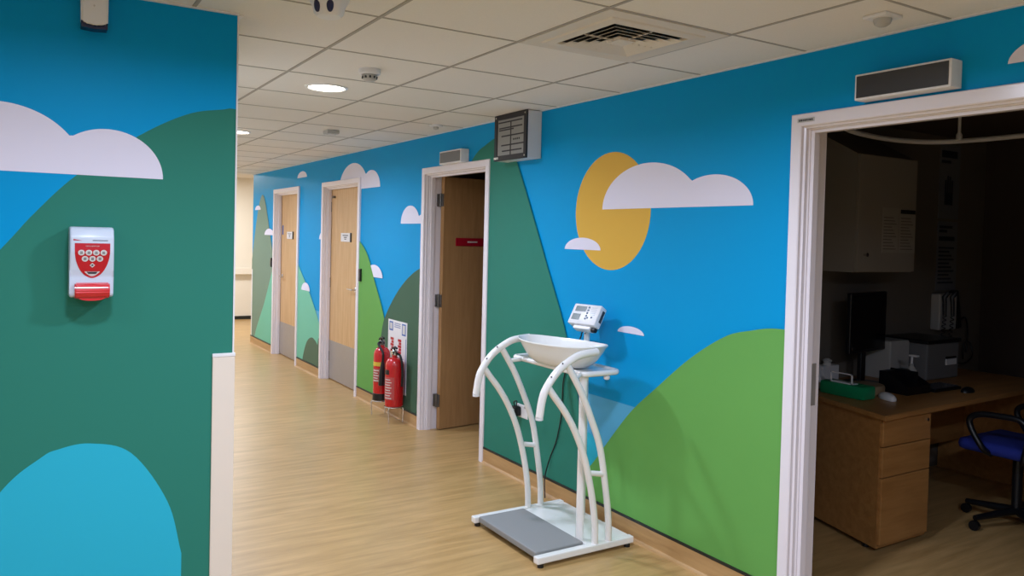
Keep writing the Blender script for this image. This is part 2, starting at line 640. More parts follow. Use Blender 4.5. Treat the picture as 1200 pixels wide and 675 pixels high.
def closed_door(name, y0, y1, hy, hs, py, plate_w, closer):
    d = struct_empty(name, (WX, (y0 + y1) / 2, 0))
    obj('frame', frame_mesh(y0, y1), FRAME, d, smooth=True, angle=20)
    lf = obj('door_leaf', bx(2.842, 2.886, y0 + 0.004, y1 - 0.004, 0.008, DTOP - 0.004), BEECH, d)
    obj('kick_plate', bx(2.8395, 2.8425, y0 + 0.02, y1 - 0.02, 0.012, 0.425), STEEL, lf)
    bm = bmesh.new(); lever(bm, 2.842, hy, 1.02, hs)
    obj('handle', bm, CHROME, lf, smooth=True)
    pl = obj('name_plate', bx(2.834, 2.842, py - plate_w / 2, py + plate_w / 2, 1.5, 1.59, 0.002), WPLAST, lf)
    obj('slider', bx(2.832, 2.842, py - plate_w / 2 - 0.03, py - plate_w / 2, 1.498, 1.592, 0.002), BLACK, lf)
    bm = bmesh.new()
    for k, w in ((0.02, 0.09), (0.0, 0.05), (-0.018, 0.03)):
        box(bm, 2.8332, 2.8342, py - w * plate_w / 0.3, py + w * plate_w / 0.3, 1.545 + k - 0.004, 1.545 + k + 0.004)
    obj('print', bm, INK, pl)
    for z in (0.25, 1.05, 1.87):
        bm = bmesh.new()
        hinge(bm, 2.836, (y1 if hs > 0 else y0 + 0.012), z)
        obj('hinge', bm, HINGE, d, smooth=True)
    return d, lf


d, lf = closed_door('door_1', *DOORS[0], 10.16, -1, 9.86, 0.24, False)
obj('lock_indicator', bx(2.838, 2.842, 10.16, 10.2, 1.55, 1.67, 0.001), BLUEP, lf)
d, lf = closed_door('door_2', *DOORS[1], 7.53, 1, 7.845, 0.27, False)
bm = bmesh.new()
lathe(bm, [(0, 0), (0.012, 0), (0.012, 0.02), (0.016, 0.03), (0, 0.032)], 0, 0, 14)
bm.transform(Matrix(((0, 0, -1, 2.842), (0, 1, 0, 8.193), (1, 0, 0, 1.973), (0, 0, 0, 1))))
obj('coat_hook', bm, HINGE, lf, smooth=True)

# door 3: open into a dark room, leaf hung on the far jamb
y0, y1 = DOORS[2]
d = struct_empty('door_3', (WX, (y0 + y1) / 2, 0))
obj('frame', frame_mesh(y0, y1), FRAME, d, smooth=True, angle=20)
u = Vector((0.399, 0.048, 0)).normalized()
nrm = Vector((u.y, -u.x, 0))
H3 = Vector((2.892, 5.716, 0))


def leaf_mtx(z=0):
    # local x along the leaf, local y = out of the visible face, z up
    return Matrix(((u.x, nrm.x, 0, H3.x), (u.y, nrm.y, 0, H3.y), (0, 0, 1, z), (0, 0, 0, 1)))


bm = bx(0, 0.93, -0.044, 0, 0.008, DTOP - 0.006); bm.transform(leaf_mtx())
lf = obj('door_leaf', bm, OAKDOOR, d)
bm = bx(0.12, 0.47, 0, 0.008, 1.505, 1.572, 0.001); bm.transform(leaf_mtx())
sg = obj('door_sign', bm, mat('deep_red_sign', '#a30f26', rough=0.35), lf)
bm = bmesh.new()
xx = 0.235
for w in (0.012, 0.008, 0.008, 0.007, 0.011, 0.006, 0.008, 0.007, 0.008):      # a word too small to read
    box(bm, xx, xx + w, 0.008, 0.0086, 1.533, 1.546); xx += w + 0.003
bm.transform(leaf_mtx())
obj('print', bm, PAPER, sg)
for z in (0.24, 1.056, 1.875):
    bm = bmesh.new()
    box(bm, 2.86, 2.9, 5.765, 5.787, z - 0.05, z + 0.05, 0.001)
    box(bm, 2.882, 2.893, 5.718, 5.768, z - 0.05, z + 0.05, 0.001)
    tube(bm, [(2.879, 5.757, z - 0.054), (2.879, 5.757, z + 0.054)], 0.009, 12)
    obj('hinge', bm, HINGE, d, smooth=True)

# door 4: the wide opening at the right
y0, y1 = DOORS[3]
d = struct_empty('door_4', (WX, (y0 + y1) / 2, 0))
fr = obj('frame', frame_mesh(y0, y1), FRAME, d, smooth=True, angle=20)
obj('strike_plate', bx(2.845, 2.885, y1 - 0.003, y1 + 0.004, 0.9, 1.08, 0.0005), mat('strike_steel', '#8f8a86', rough=0.45), fr)
pl = obj('number_plate', bx(2.744, 2.7485, 2.103, 2.184, 2.093, 2.110, 0.001), GPLAST, fr)
bm = bmesh.new()
yy = 2.176
for w in (0.006, 0.009, 0.005, 0.008, 0.006, 0.004, 0.008, 0.006):
    box(bm, 2.7435, 2.7441, yy - w, yy, 2.097, 2.105); yy -= w + 0.0022
obj('print', bm, INK, pl)


# ------------------------------------------------------------------ the unlit rooms behind
RY = 3.2
bm = bmesh.new()
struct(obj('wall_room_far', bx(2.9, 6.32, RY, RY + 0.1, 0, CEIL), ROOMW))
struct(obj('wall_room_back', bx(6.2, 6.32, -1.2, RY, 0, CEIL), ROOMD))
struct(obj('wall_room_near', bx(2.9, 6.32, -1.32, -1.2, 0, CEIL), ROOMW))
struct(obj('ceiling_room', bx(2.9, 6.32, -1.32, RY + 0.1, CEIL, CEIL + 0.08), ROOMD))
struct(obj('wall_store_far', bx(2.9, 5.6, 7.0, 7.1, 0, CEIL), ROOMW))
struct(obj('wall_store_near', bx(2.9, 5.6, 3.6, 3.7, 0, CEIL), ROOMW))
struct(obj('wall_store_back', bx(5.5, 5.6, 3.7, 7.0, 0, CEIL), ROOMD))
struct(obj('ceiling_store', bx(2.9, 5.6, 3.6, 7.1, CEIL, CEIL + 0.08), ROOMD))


# ------------------------------------------------------------------ ceiling fittings
LAMPLENS = mat('lamp_diffuser_glow', '#fff4e6', rough=0.5, emit=14.0)
LLAB = ['round recessed downlight, lit, in the ceiling beside the smoke detector',
        'round recessed downlight, lit, half hidden by the blue wall\'s free edge']
for i, (x, y) in enumerate(DOWNLIGHTS):
    t = thing('ceiling_downlight', LLAB[i] if i < 2 else 'round recessed ceiling downlight, lit, outside the picture\'s edges', 'ceiling light', (x, y, CEIL), 'recessed downlights in the tiled ceiling')
    bm = bmesh.new()
    lathe(bm, [(0.098, CEIL - 0.001), (0.098, CEIL - 0.005), (0.104, CEIL - 0.008), (0.116, CEIL - 0.005), (0.118, CEIL - 0.0005)], x, y, 40)
    obj('bezel', bm, WPLAST, t, smooth=True)
    bm = bmesh.new()
    lathe(bm, [(0.0985, CEIL - 0.004), (0.06, CEIL - 0.0055), (0.0, CEIL - 0.006)], x, y, 40)
    obj('diffuser', bm, LAMPLENS, t, smooth=True)
    L = bpy.data.lights.new('downlight', 'AREA')
    L.shape = 'DISK'; L.size = 0.19; L.energy = LAMP_W * (1.5 if y < 0 and x > 1 else 1.0 if y < 0 or x > 1 else 0.6 if x > 0 else 0.2); L.color = LAMP_COL; L.spread = math.radians(LAMP_SPREAD)
    lo = bpy.data.objects.new('downlight_light', L); C.objects.link(lo)
    lo.location = (x, y, CEIL - 0.008)

# unseen ceiling panel added to brighten the far end, beyond the corner
t = thing('ceiling_panel_light', 'bright ceiling panel of the cross corridor beyond the far corner', 'ceiling light', (2.6, 13.0, 2.53))
obj('frame', bx(2.0, 3.2, 12.7, 13.3, 2.515, 2.53), TRIMW, t)
L = bpy.data.lights.new('panel', 'AREA')
L.shape = 'RECTANGLE'; L.size = 1.1; L.size_y = 0.5; L.energy = FAR_W; L.color = FAR_COL
lo = bpy.data.objects.new('panel_light', L); C.objects.link(lo); lo.location = (2.6, 13.0, 2.51)

# four-way air diffuser filling one tile
cx, cy = 2.015, 2.46
t = thing('air_vent', 'square louvred air diffuser filling one ceiling tile above the mural wall', 'air vent', (cx, cy, CEIL))


def ring(bm, h0, h1, z0, z1, thick=0.002):
    """square sloping blade: half sizes h0 (at z0) to h1 (at z1)"""
    for a, b in (((1, 1), (-1, 1)), ((-1, 1), (-1, -1)), ((-1, -1), (1, -1)), ((1, -1), (1, 1))):
        q = [bm.verts.new((cx + s[0] * h, cy + s[1] * h, z)) for s, h, z in ((a, h0, z0), (b, h0, z0), (b, h1, z1), (a, h1, z1))]
        bm.faces.new(q)


bm = bmesh.new()
ring(bm, 0.294, 0.294, CEIL - 0.001, CEIL - 0.005)
ring(bm, 0.294, 0.232, CEIL - 0.005, CEIL - 0.005)
ring(bm, 0.232, 0.226, CEIL - 0.005, CEIL - 0.010)
ring(bm, 0.226, 0.185, CEIL - 0.010, CEIL - 0.013)
ring(bm, 0.185, 0.178, CEIL - 0.013, CEIL - 0.001)
obj('frame', bm, mat('vent_white', '#dfd5c6', rough=0.5), t)
obj('plenum', bx(cx - 0.178, cx + 0.178, cy - 0.178, cy + 0.178, CEIL - 0.0035, CEIL - 0.002), mat('vent_dark', '#2a221d', rough=0.9), t)
for h in (0.160, 0.127, 0.094, 0.061):
    bm = bmesh.new()
    ring(bm, h - 0.017, h + 0.0125, CEIL - 0.0045, CEIL - 0.019)
    ring(bm, h + 0.0125, h + 0.011, CEIL - 0.019, CEIL - 0.0195)
    ring(bm, h + 0.011, h - 0.018, CEIL - 0.0195, CEIL - 0.005)
    obj('blade', bm, MATS['vent_white'], t)
obj('centre_plate', bx(cx - 0.04, cx + 0.04, cy - 0.04, cy + 0.04, CEIL - 0.019, CEIL - 0.004), MATS['vent_white'], t)
for dx, dy in ((-1, 0), (1, 0), (0, -1), (0, 1)):
    bm = bmesh.new()
    tube(bm, [(cx + dx * 0.18, cy + dy * 0.18, CEIL - 0.012), (cx + dx * 0.04, cy + dy * 0.04, CEIL - 0.012)], 0.004, 6)
    obj('brace', bm, MATS['vent_white'], t)

# smoke detector
x, y = 1.43, 3.66
t = thing('smoke_detector', 'white round smoke detector on the ceiling just above the lit downlight', 'smoke detector', (x, y, CEIL))
bm = bmesh.new()
lathe(bm, [(0, CEIL), (0.052, CEIL), (0.054, CEIL - 0.02), (0.05, CEIL - 0.026), (0.04, CEIL - 0.028)], x, y, 32)
obj('base', bm, WPLAST, t, smooth=True)
bm = bmesh.new()
lathe(bm, [(0.036, CEIL - 0.027), (0.036, CEIL - 0.034), (0.033, CEIL - 0.05), (0.022, CEIL - 0.058), (0, CEIL - 0.06)], x, y, 28)
obj('sensor_head', bm, GPLAST, t, smooth=True)
bm = bmesh.new()
for k in range(10):
    a = 2 * PI * k / 10
    box(bm, x + 0.0345 * math.cos(a) - 0.004, x + 0.0345 * math.cos(a) + 0.004, y + 0.0345 * math.sin(a) - 0.004, y + 0.0345 * math.sin(a) + 0.004, CEIL - 0.046, CEIL - 0.036)
obj('vent_slots', bm, DGREY, t)

# small detectors along the ceiling
t = thing('ceiling_sensor', 'small flat grey sensor box on the ceiling further along the corridor', 'sensor', (2.04, 6.0, CEIL))
obj('housing', bx(1.99, 2.09, 5.96, 6.06, CEIL - 0.03, CEIL, 0.006), GPLAST, t)
obj('lens', bx(2.02, 2.06, 5.99, 6.03, CEIL - 0.036, CEIL - 0.03, 0.002), WPLAST, t)
t = thing('ceiling_sensor', 'tiny white sensor on the ceiling close to the mural wall, beyond the black framed panel', 'sensor', (2.54, 5.18, CEIL))
bm = bmesh.new(); lathe(bm, [(0, CEIL), (0.05, CEIL), (0.05, CEIL - 0.01), (0.03, CEIL - 0.014), (0, CEIL - 0.014)], 2.54, 5.18, 24)
obj('housing', bm, WPLAST, t, smooth=True)
bm = bmesh.new(); lathe(bm, [(0.02, CEIL - 0.013), (0.018, CEIL - 0.03), (0, CEIL - 0.036)], 2.54, 5.18, 20)
obj('lens', bm, GPLAST, t, smooth=True)
t = thing('motion_sensor', 'white square motion sensor with a domed lens on the ceiling by the wide doorway', 'sensor', (2.535, 1.675, CEIL))
obj('housing', bx(2.485, 2.585, 1.63, 1.72, CEIL - 0.012, CEIL, 0.004), WPLAST, t)
bm = bmesh.new(); lathe(bm, [(0.03, CEIL - 0.012), (0.03, CEIL - 0.018), (0.026, CEIL - 0.03), (0.014, CEIL - 0.038), (0, CEIL - 0.04)], 2.535, 1.675, 24)
obj('lens', bm, GPLAST, t, smooth=True)
# twin-lens unit at the top edge of the photograph
x, y = 0.873, 2.62
t = thing('twin_spot_light', 'white ceiling unit with two dark oval lenses, cut by the top edge', 'emergency light', (x, y, CEIL))
bm = bmesh.new(); lathe(bm, [(0, CEIL), (0.07, CEIL), (0.07, CEIL - 0.012), (0.055, CEIL - 0.04), (0.05, CEIL - 0.062), (0.04, CEIL - 0.072), (0, CEIL - 0.076)], x, y, 30)
obj('body', bm, WPLAST, t, smooth=True)
for dx, dy in ((-0.046, -0.022), (-0.012, -0.048)):
    bm = bmesh.new()
    bmesh.ops.create_uvsphere(bm, u_segments=16, v_segments=10, radius=1)
    for v in bm.verts:
        v.co = Vector((x + dx + v.co.x * 0.0125, y + dy + v.co.y * 0.0125, CEIL - 0.042 + v.co.z * 0.026))
    obj('lens', bm, NAVY, t, smooth=True)

# ------------------------------------------------------------------ boxes on the mural wall
t = thing('display_box', 'white wall box with a long dark panel, above the wide doorway', 'display box', (WX, 1.705, 2.19))
obj('casing', bx(2.70, WX, 1.52, 1.89, 2.141, 2.239, 0.003), WPLAST, t)
obj('panel', bx(2.697, 2.701, 1.529, 1.881, 2.149, 2.231), DGREY, t)
t = thing('display_box', 'small white wall box with a grey panel, above the open door', 'display box', (WX, 5.26, 2.176))
obj('casing', bx(2.70, WX, 5.087, 5.434, 2.127, 2.226, 0.003), WPLAST, t)
obj('panel', bx(2.697, 2.701, 5.10, 5.42, 2.138, 2.215), mat('mid_grey_screen', '#6c6c6e', rough=0.3), t)

t = thing('indicator_panel', 'black framed indicator panel on a white box, hung below the ceiling', 'indicator panel', (WX, 4.33, 2.24))
obj('casing', bx(2.664, WX, 4.14, 4.53, 2.088, 2.384, 0.002), WPLAST, t)
bm = bmesh.new()
ya, yb, za, zb, w = 4.138, 4.532, 2.086, 2.386, 0.034
box(bm, 2.655, 2.665, ya, yb, zb - w, zb); box(bm, 2.655, 2.665, ya, yb, za, za + w)
box(bm, 2.655, 2.665, ya, ya + w, za + w, zb - w); box(bm, 2.655, 2.665, yb - w, yb, za + w, zb - w)
fr = obj('frame', bm, mat('black_navy_frame', '#11131f', rough=0.3), t)
for yy in (ya + 0.02, yb - 0.02):
    for zz in (za + 0.017, zb - 0.017):
        bm = bmesh.new()
        tube(bm, [(2.655, yy, zz), (2.653, yy, zz)], 0.006, 12)
        obj('screw', bm, CHROME, fr)
pn = obj('panel', bx(2.6605, 2.665, ya + w, yb - w, za + w, zb - w), mat('panel_grey_glass', '#8c8c88', rough=0.3), t)
bm = bmesh.new()
yc = 4.335
for z, y0, y1 in ((2.335, 4.20, 4.49), (2.298, 4.20, 4.48), (2.285, 4.30, 4.48), (2.245, 4.18, 4.45), (2.185, 4.18, 4.45), (2.148, 4.2, 4.44)):
    box(bm, 2.6595, 2.6606, y0, y1, z - 0.0045, z + 0.0045)
box(bm, 2.6595, 2.6606, yc - 0.006, yc + 0.006, za + w, zb - w - 0.02)
for k in range(4):
    box(bm, 2.6595, 2.6606, 4.225 + k * 0.022, 4.238 + k * 0.022, 2.211, 2.222)
obj('divider', bm, INK, pn)
obj('label_patch', bx(2.6535, 2.6555, 4.478, 4.535, 2.098, 2.112), PAPER, fr)  # small white patch at the frame's lower corner

# card readers
for y, z, lab in ((7.19, 1.19, 'black door access reader on the lime green hill beside the second door'),
                  (10.385, 1.185, 'black door access reader at the far door\'s frame, on the grey green hill')):
    t = thing('access_reader', lab, 'access reader', (WX, y, z))
    obj('housing', bx(2.742, WX, y - 0.022, y + 0.022, z - 0.06, z + 0.06, 0.005), BLACK, t)
    obj('face', bx(2.740, 2.743, y - 0.015, y + 0.015, z - 0.045, z + 0.045), DGREY, t)

# handrail on the far wall
t = thing('handrail', 'cream wall handrail running along the far end wall', 'handrail', (3.4, 14.45, 0.87))
obj('rail', bx(0.72, 6.4, 14.44, 14.475, 0.81, 0.93, 0.008), CREAM, t)
for xb in (1.2, 3.0, 4.8, 6.2):
    obj('bracket', bx(xb - 0.03, xb + 0.03, 14.475, 14.54, 0.84, 0.9, 0.004), GUARD, t)

# ------------------------------------------------------------------ left wall: dispenser and top unit
dx0, dx1, dz0, dz1, dd = 0.129, 0.259, 1.352, 1.586, 0.105
t = thing('sanitiser_dispenser', 'white and red hand sanitiser dispenser mounted on the green hill', 'sanitiser dispenser', (0.194, YL, 1.47))
bm = bmesh.new()
pf = [(YL, dz0), (YL - 0.085, dz0), (YL - 0.092, dz0 + 0.01), (YL - 0.086, dz0 + 0.07), (YL - 0.092, dz0 + 0.09), (YL - 0.104, dz0 + 0.15), (YL - 0.102, dz0 + 0.2), (YL - 0.09, dz1 - 0.008), (YL - 0.075, dz1), (YL, dz1)]
prism(bm, pf, 'x', dx0, dx1)
bmesh.ops.bevel(bm, geom=[e for e in bm.edges], offset=0.006, segments=3, affect='EDGES', profile=0.5)
obj('housing', bm, mat('dispenser_white', '#c9d3df', rough=0.3), t, smooth=True, angle=40)


def front_y(z):
    q = sorted([(b, a) for a, b in pf[1:9]], key=lambda s: s[0])
    for (za, ya), (zb, yb) in zip(q, q[1:]):
        if za <= z <= zb and zb > za:
            return ya + (yb - ya) * (z - za) / (zb - za)
    return YL - 0.09


def on_front(bm, poly, lift, mi=0):
    """a thin printed film following the front of the dispenser, cut into horizontal strips"""
    zs = [p[1] for p in poly]
    cuts = sorted(set([min(zs)] + [z for _, z in pf if min(zs) < z < max(zs)] + [max(zs)]))
    for za, zb in zip(cuts, cuts[1:]):
        P = clip_rect(poly, -9, 9, za, zb)
        if len(P) >= 3:
            f = bm.faces.new([bm.verts.new((px, front_y(min(max(pz, dz0 + 0.011), dz1 - 0.009)) - lift, pz)) for px, pz in P]); f.material_index = mi


mx = 0.195
shield = [(mx - 0.052, 1.532)] + [(mx - 0.052 * math.cos(a * PI / 24) ** 1.05 if a < 12 else mx + 0.052 * abs(math.cos(a * PI / 24)) ** 1.05, 1.51 - 0.094 * math.sin(a * PI / 24)) for a in range(25)] + [(mx + 0.052, 1.532)]
bm = bmesh.new()
on_front(bm, shield, 0.0009)
on_front(bm, [(mx - 0.056, 1.541), (mx - 0.03, 1.5405), (mx - 0.056, 1.5455)], 0.0009)
lab = obj('front_label', bm, REDP, t)
bm = bmesh.new()
for row, zz, n in ((0, 1.501, 4), (1, 1.4805, 3)):
    for k in range(n):
        xx = mx + (k - (n - 1) / 2) * 0.0218
        on_front(bm, [(xx + 0.0098 * math.cos(2 * PI * j / 20), zz + 0.0094 * math.sin(2 * PI * j / 20)) for j in range(20)], 0.0016)
on_front(bm, [(mx, 1.467), (mx + 0.008, 1.459), (mx, 1.451), (mx - 0.008, 1.459)], 0.0016)
on_front(bm, [(mx - 0.022, 1.438)] + [(mx - 0.022 + 0.044 * k / 10, 1.436 - 0.014 * math.sin(PI * k / 10)) for k in range(11)] + [(mx + 0.022, 1.438)], 0.0016)
obj('white_print', bm, PAPER, lab)
bm = text_bm('HAND SANITISER', 0.0052, face_neg_y(mx, front_y(1.5225) - 0.0014, 1.5225), 0.0002)
obj('lettering', bm, PAPER, lab)
bm = bmesh.new()
for row, zz, n in ((0, 1.501, 4), (1, 1.4805, 3)):
    for k in range(n):
        xx = mx + (k - (n - 1) / 2) * 0.0218
        for j in (-1, 0, 1):
            on_front(bm, [(xx - 0.004, zz + j * 0.003 - 0.0008), (xx + 0.004, zz + j * 0.003 - 0.0008), (xx + 0.004, zz + j * 0.003 + 0.0008), (xx - 0.004, zz + j * 0.003 + 0.0008)], 0.0021)
on_front(bm, [(mx, 1.4625), (mx + 0.004, 1.459), (mx, 1.4555), (mx - 0.004, 1.459)], 0.0021)
on_front(bm, [(mx - 0.016, 1.437), (mx + 0.016, 1.437), (mx + 0.011, 1.43), (mx - 0.011, 1.43)], 0.0021)
on_front(bm, [(mx - 0.0, 1.5405), (mx + 0.045, 1.5405), (mx + 0.045, 1.5425), (mx, 1.5425)], 0.0009)
obj('small_print', bm, INK, lab)
bm = bmesh.new()
prism(bm, [(YL - 0.05, 1.401), (YL - 0.098, 1.401), (YL - 0.112, 1.392), (YL - 0.116, 1.372), (YL - 0.105, 1.352), (YL - 0.08, 1.345), (YL - 0.05, 1.352)], 'x', mx - 0.051, mx + 0.052)
for v in bm.verts:      # the pad bows down in the middle
    if v.co.z < 1.36:
        v.co.z -= 0.0
bmesh.ops.bevel(bm, geom=bm.edges[:], offset=0.004, segments=2, affect='EDGES')
bt = obj('push_button', bm, REDB, t, smooth=True, angle=40)
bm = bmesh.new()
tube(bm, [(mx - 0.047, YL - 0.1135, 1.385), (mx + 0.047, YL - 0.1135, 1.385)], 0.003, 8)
obj('ridge', bm, mat('button_highlight_ridge', '#f4c6c6', rough=0.2), bt, smooth=True)  # pale strip paints a gloss highlight along the red button
bm = bmesh.new()
lp = [(mx - 0.04, 1.352), (mx + 0.04, 1.352)] + [(mx + 0.04 * math.cos(PI * k / 12), 1.352 - 0.011 * math.sin(PI * k / 12)) for k in range(1, 12)]
prism(bm, [(a, b) for a, b in lp], 'y', YL - 0.1, YL - 0.075)
obj('button_lip', bm, REDB, bt)

t = thing('wall_sounder', 'white wall unit with a dark blue underside, cut by the top edge', 'wall unit', (0.197, YL, 2.33))
bm = bmesh.new()
prism(bm, [(0.157, 2.27), (0.168, 2.262), (0.197, 2.258), (0.226, 2.262), (0.237, 2.27), (0.238, 2.372), (0.156, 2.372)], 'y', YL - 0.055, YL)
bmesh.ops.bevel(bm, geom=bm.edges[:], offset=0.005, segments=3, affect='EDGES')
obj('cover', bm, WPLAST, t, smooth=True, angle=40)
bm = bmesh.new()
prism(bm, [(0.157, 2.272), (0.158, 2.252), (0.197, 2.249), (0.236, 2.252), (0.237, 2.272)], 'y', YL - 0.05, YL)
obj('lens', bm, NAVY, t)
bm = bmesh.new(); tube(bm, [(0.195, YL - 0.054, 2.325), (0.195, YL - 0.057, 2.325)], 0.003, 10)
obj('led', bm, PAPER, t)

# ------------------------------------------------------------------ fire point
t = thing('fire_notice', 'white fire point notice board behind the two red extinguishers', 'notice board', (2.76, 6.29, 0.53))
bm = bmesh.new()
def slab(ya, yb, za, zb, d0, d1):
    b = bx(0, 1, 0, 1, 0, 1)
    return bx(WX - d1, WX - d0, ya, yb, za, zb)
bd = obj('board', bx(WX - 0.012, WX - 0.0085, 6.087, 6.487, 0.225, 0.84, 0.001), WPLAST, t)
for ya, yb, za, zb in ((6.38, 6.46, 0.745, 0.825), (6.11, 6.19, 0.725, 0.825)):
    pc = obj('pictogram', bx(WX - 0.0128, WX - 0.012, ya, yb, za, zb), BLUEP, bd)
    obj('white_field', bx(WX - 0.0132, WX - 0.0128, ya + 0.013, yb - 0.013, za + 0.013, zb - 0.012), PAPER, bd)
obj('blue_border', bx(WX - 0.0128, WX - 0.012, 6.10, 6.108, 0.25, 0.70), BLUEP, bd)
for ya in (6.36, 6.20):
    bm = bmesh.new()
    for k in range(5):
        box(bm, WX - 0.0128, WX - 0.012, ya, ya + 0.07 - (k % 2) * 0.02, 0.56 + k * 0.026, 0.582 + k * 0.026)
    obj('red_print', bm, REDP, bd)
bm = bmesh.new()
for k in range(3):
    box(bm, WX - 0.0128, WX - 0.012, 6.22, 6.35, 0.78 + k * 0.016, 0.788 + k * 0.016)
for k in range(9):
    box(bm, WX - 0.0128, WX - 0.012, 6.15, 6.45 - (k % 3) * 0.04, 0.28 + k * 0.03, 0.288 + k * 0.03)
obj('print', bm, mat('print_blue_grey', '#8f97b8', rough=0.6), bd)

ZB = 0.145
t = thing('extinguisher_stand', 'low chrome wire stand under the two red fire extinguishers', 'extinguisher stand', (2.68, 6.24, 0))
for yy in (6.40, 6.12):
    bm = bmesh.new()
    ringp = [(2.665 + 0.078 * math.cos(2 * PI * k / 24), yy + 0.078 * math.sin(2 * PI * k / 24), ZB - 0.006) for k in range(24)]
    tube(bm, ringp, 0.005, 8, closed=True)
    tube(bm, [(2.665, yy + 0.078, ZB - 0.006), (2.665, yy - 0.078, ZB - 0.006)], 0.005, 8)
    obj('ring_tray', bm, CHROME, t, smooth=True)
for yy in (6.45, 6.07):
    for xx in (2.60, 2.725):
        bm = bmesh.new()
        tube(bm, catmull([(2.665, yy, ZB - 0.006), (xx, yy, ZB - 0.012), (xx, yy, 0.03), (xx, yy, 0.005)], 5), 0.0055, 8)
        obj('foot', bm, CHROME, t, smooth=True)
bm = bmesh.new(); tube(bm, [(2.665, 6.322, ZB - 0.006), (2.665, 6.198, ZB - 0.006)], 0.005, 8)
obj('cross_bar', bm, CHROME, t)


def extinguisher(y, lab, co2):
    x, z0, r = 2.665, ZB, 0.072 if co2 else 0.078
    t = thing('fire_extinguisher', lab, 'fire extinguisher', (x, y, z0), 'fire extinguishers at the fire point')
    bm = bmesh.new()
    top = 0.385 if co2 else 0.335
    prof = [(0, z0), (r - 0.006, z0), (r, z0 + 0.006), (r, z0 + top)]
    for k in range(1, 9):
        a = k / 8 * PI / 2
        prof.append((0.022 + (r - 0.022) * math.cos(a), z0 + top + 0.075 * math.sin(a)))
    prof += [(0.022, z0 + top + 0.095), (0, z0 + top + 0.095)]
    lathe(bm, prof, x, y, 32)
    obj('cylinder', bm, RED, t, smooth=True)
    zt = z0 + top + 0.09
    bm = bmesh.new()
    lathe(bm, [(0.02, zt), (0.024, zt + 0.004), (0.024, zt + 0.04), (0.015, zt + 0.05), (0, zt + 0.05)], x, y, 18)
    obj('valve', bm, CHROME if not co2 else HINGE, t, smooth=True)
    bm = bmesh.new()
    tube(bm, catmull([(x - 0.01, y - 0.01, zt + 0.045), (x - 0.02, y - 0.04, zt + 0.075), (x - 0.02, y - 0.085, zt + 0.07)], 6), 0.009, 8)
    tube(bm, catmull([(x - 0.01, y - 0.01, zt + 0.03), (x - 0.02, y - 0.05, zt + 0.04), (x - 0.02, y - 0.09, zt + 0.03)], 6), 0.008, 8)
    tube(bm, catmull([(x, y + 0.0, zt + 0.045), (x, y + 0.04, zt + 0.06), (x, y + 0.07, zt + 0.04)], 6), 0.007, 8)
    obj('handle', bm, BLACK, t, smooth=True)
    if co2:
        bm = bmesh.new()
        lathe(bm, [(r + 0.001, z0), (r + 0.003, z0 + 0.001), (r + 0.003, z0 + 0.06), (r + 0.0003, z0 + 0.062)], x, y, 32)
        obj('base_cap', bm, BLACK, t, smooth=True)
        bm = bmesh.new()
        hx, hy = x - 0.035, y - 0.105
        tube(bm, [(hx, hy, zt - 0.13), (hx - 0.004, hy, zt - 0.19), (hx - 0.006, hy, zt - 0.26), (hx - 0.008, hy, zt - 0.33)], [0.014, 0.02, 0.025, 0.028], 16)
        tube(bm, catmull([(x - 0.02, y - 0.02, zt + 0.03), (x - 0.06, y - 0.06, zt + 0.02), (hx, hy, zt - 0.05), (hx, hy, zt - 0.13)], 6), 0.01, 10)
        obj('discharge_horn', bm, BLACK, t, smooth=True)
        bands = [(0.30, 0.335, 'yellow_label', '#d8b23c'), (0.16, 0.28, 'print_label', '#a84a44')]
    else:
        bm = bmesh.new()
        tube(bm, catmull([(x, y - 0.015, zt + 0.02), (x + 0.02, y - 0.07, zt + 0.0), (x + 0.03, y - 0.09, zt - 0.12), (x + 0.03, y - 0.088, zt - 0.25)], 8), 0.0095, 10)
        obj('hose', bm, RED if False else BLACK, t, smooth=True)
        bands = [(0.27, 0.31, 'black_label', '#1a1a1c'), (0.06, 0.25, 'print_label', '#b84848')]
    for za, zb, nm, colr in bands:
        bm = bmesh.new()
        a0, a1 = (2.6, 4.3) if nm != 'black_label' else (2.7, 3.7)
        n = 14
        vs = [[bm.verts.new((x + (r + 0.0008) * math.cos(a0 + (a1 - a0) * k / n), y + (r + 0.0008) * math.sin(a0 + (a1 - a0) * k / n), z0 + zz)) for k in range(n + 1)] for zz in (za, zb)]
        for k in range(n):
            bm.faces.new((vs[0][k], vs[0][k + 1], vs[1][k + 1], vs[1][k]))
        lb = obj(nm, bm, mat('label_' + colr.strip('#'), colr, rough=0.4), t, smooth=True)
        if nm == 'print_label':
            bm = bmesh.new()
            rows = int((zb - za) / 0.022)
            for q in range(rows):
                zz = za + 0.01 + q * 0.022
                vs = [[bm.verts.new((x + (r + 0.0014) * math.cos(3.1 + 0.9 * k / 6), y + (r + 0.0014) * math.sin(3.1 + 0.9 * k / 6), z0 + z)) for k in range(7 - q % 2)] for z in (zz, zz + 0.008)]
                for k in range(len(vs[0]) - 1):
                    bm.faces.new((vs[0][k], vs[0][k + 1], vs[1][k + 1], vs[1][k]))
            obj('print', bm, PAPER, lb)
    return t


extinguisher(6.40, 'red fire extinguisher with a black horn and black base', True)
t2 = extinguisher(6.12, 'red fire extinguisher without a horn, in front of the notice board', False)
bm = bmesh.new()
zt = ZB + 0.425
lathe(bm, [(0, 0), (0.018, 0), (0.018, 0.01), (0, 0.01)], 0, 0, 18)
bm.transform(Matrix(((0, 0, -1, 2.642), (0, 1, 0, 6.11), (1, 0, 0, zt + 0.022), (0, 0, 0, 1))))
obj('gauge', bm, CHROME, t2, smooth=True)

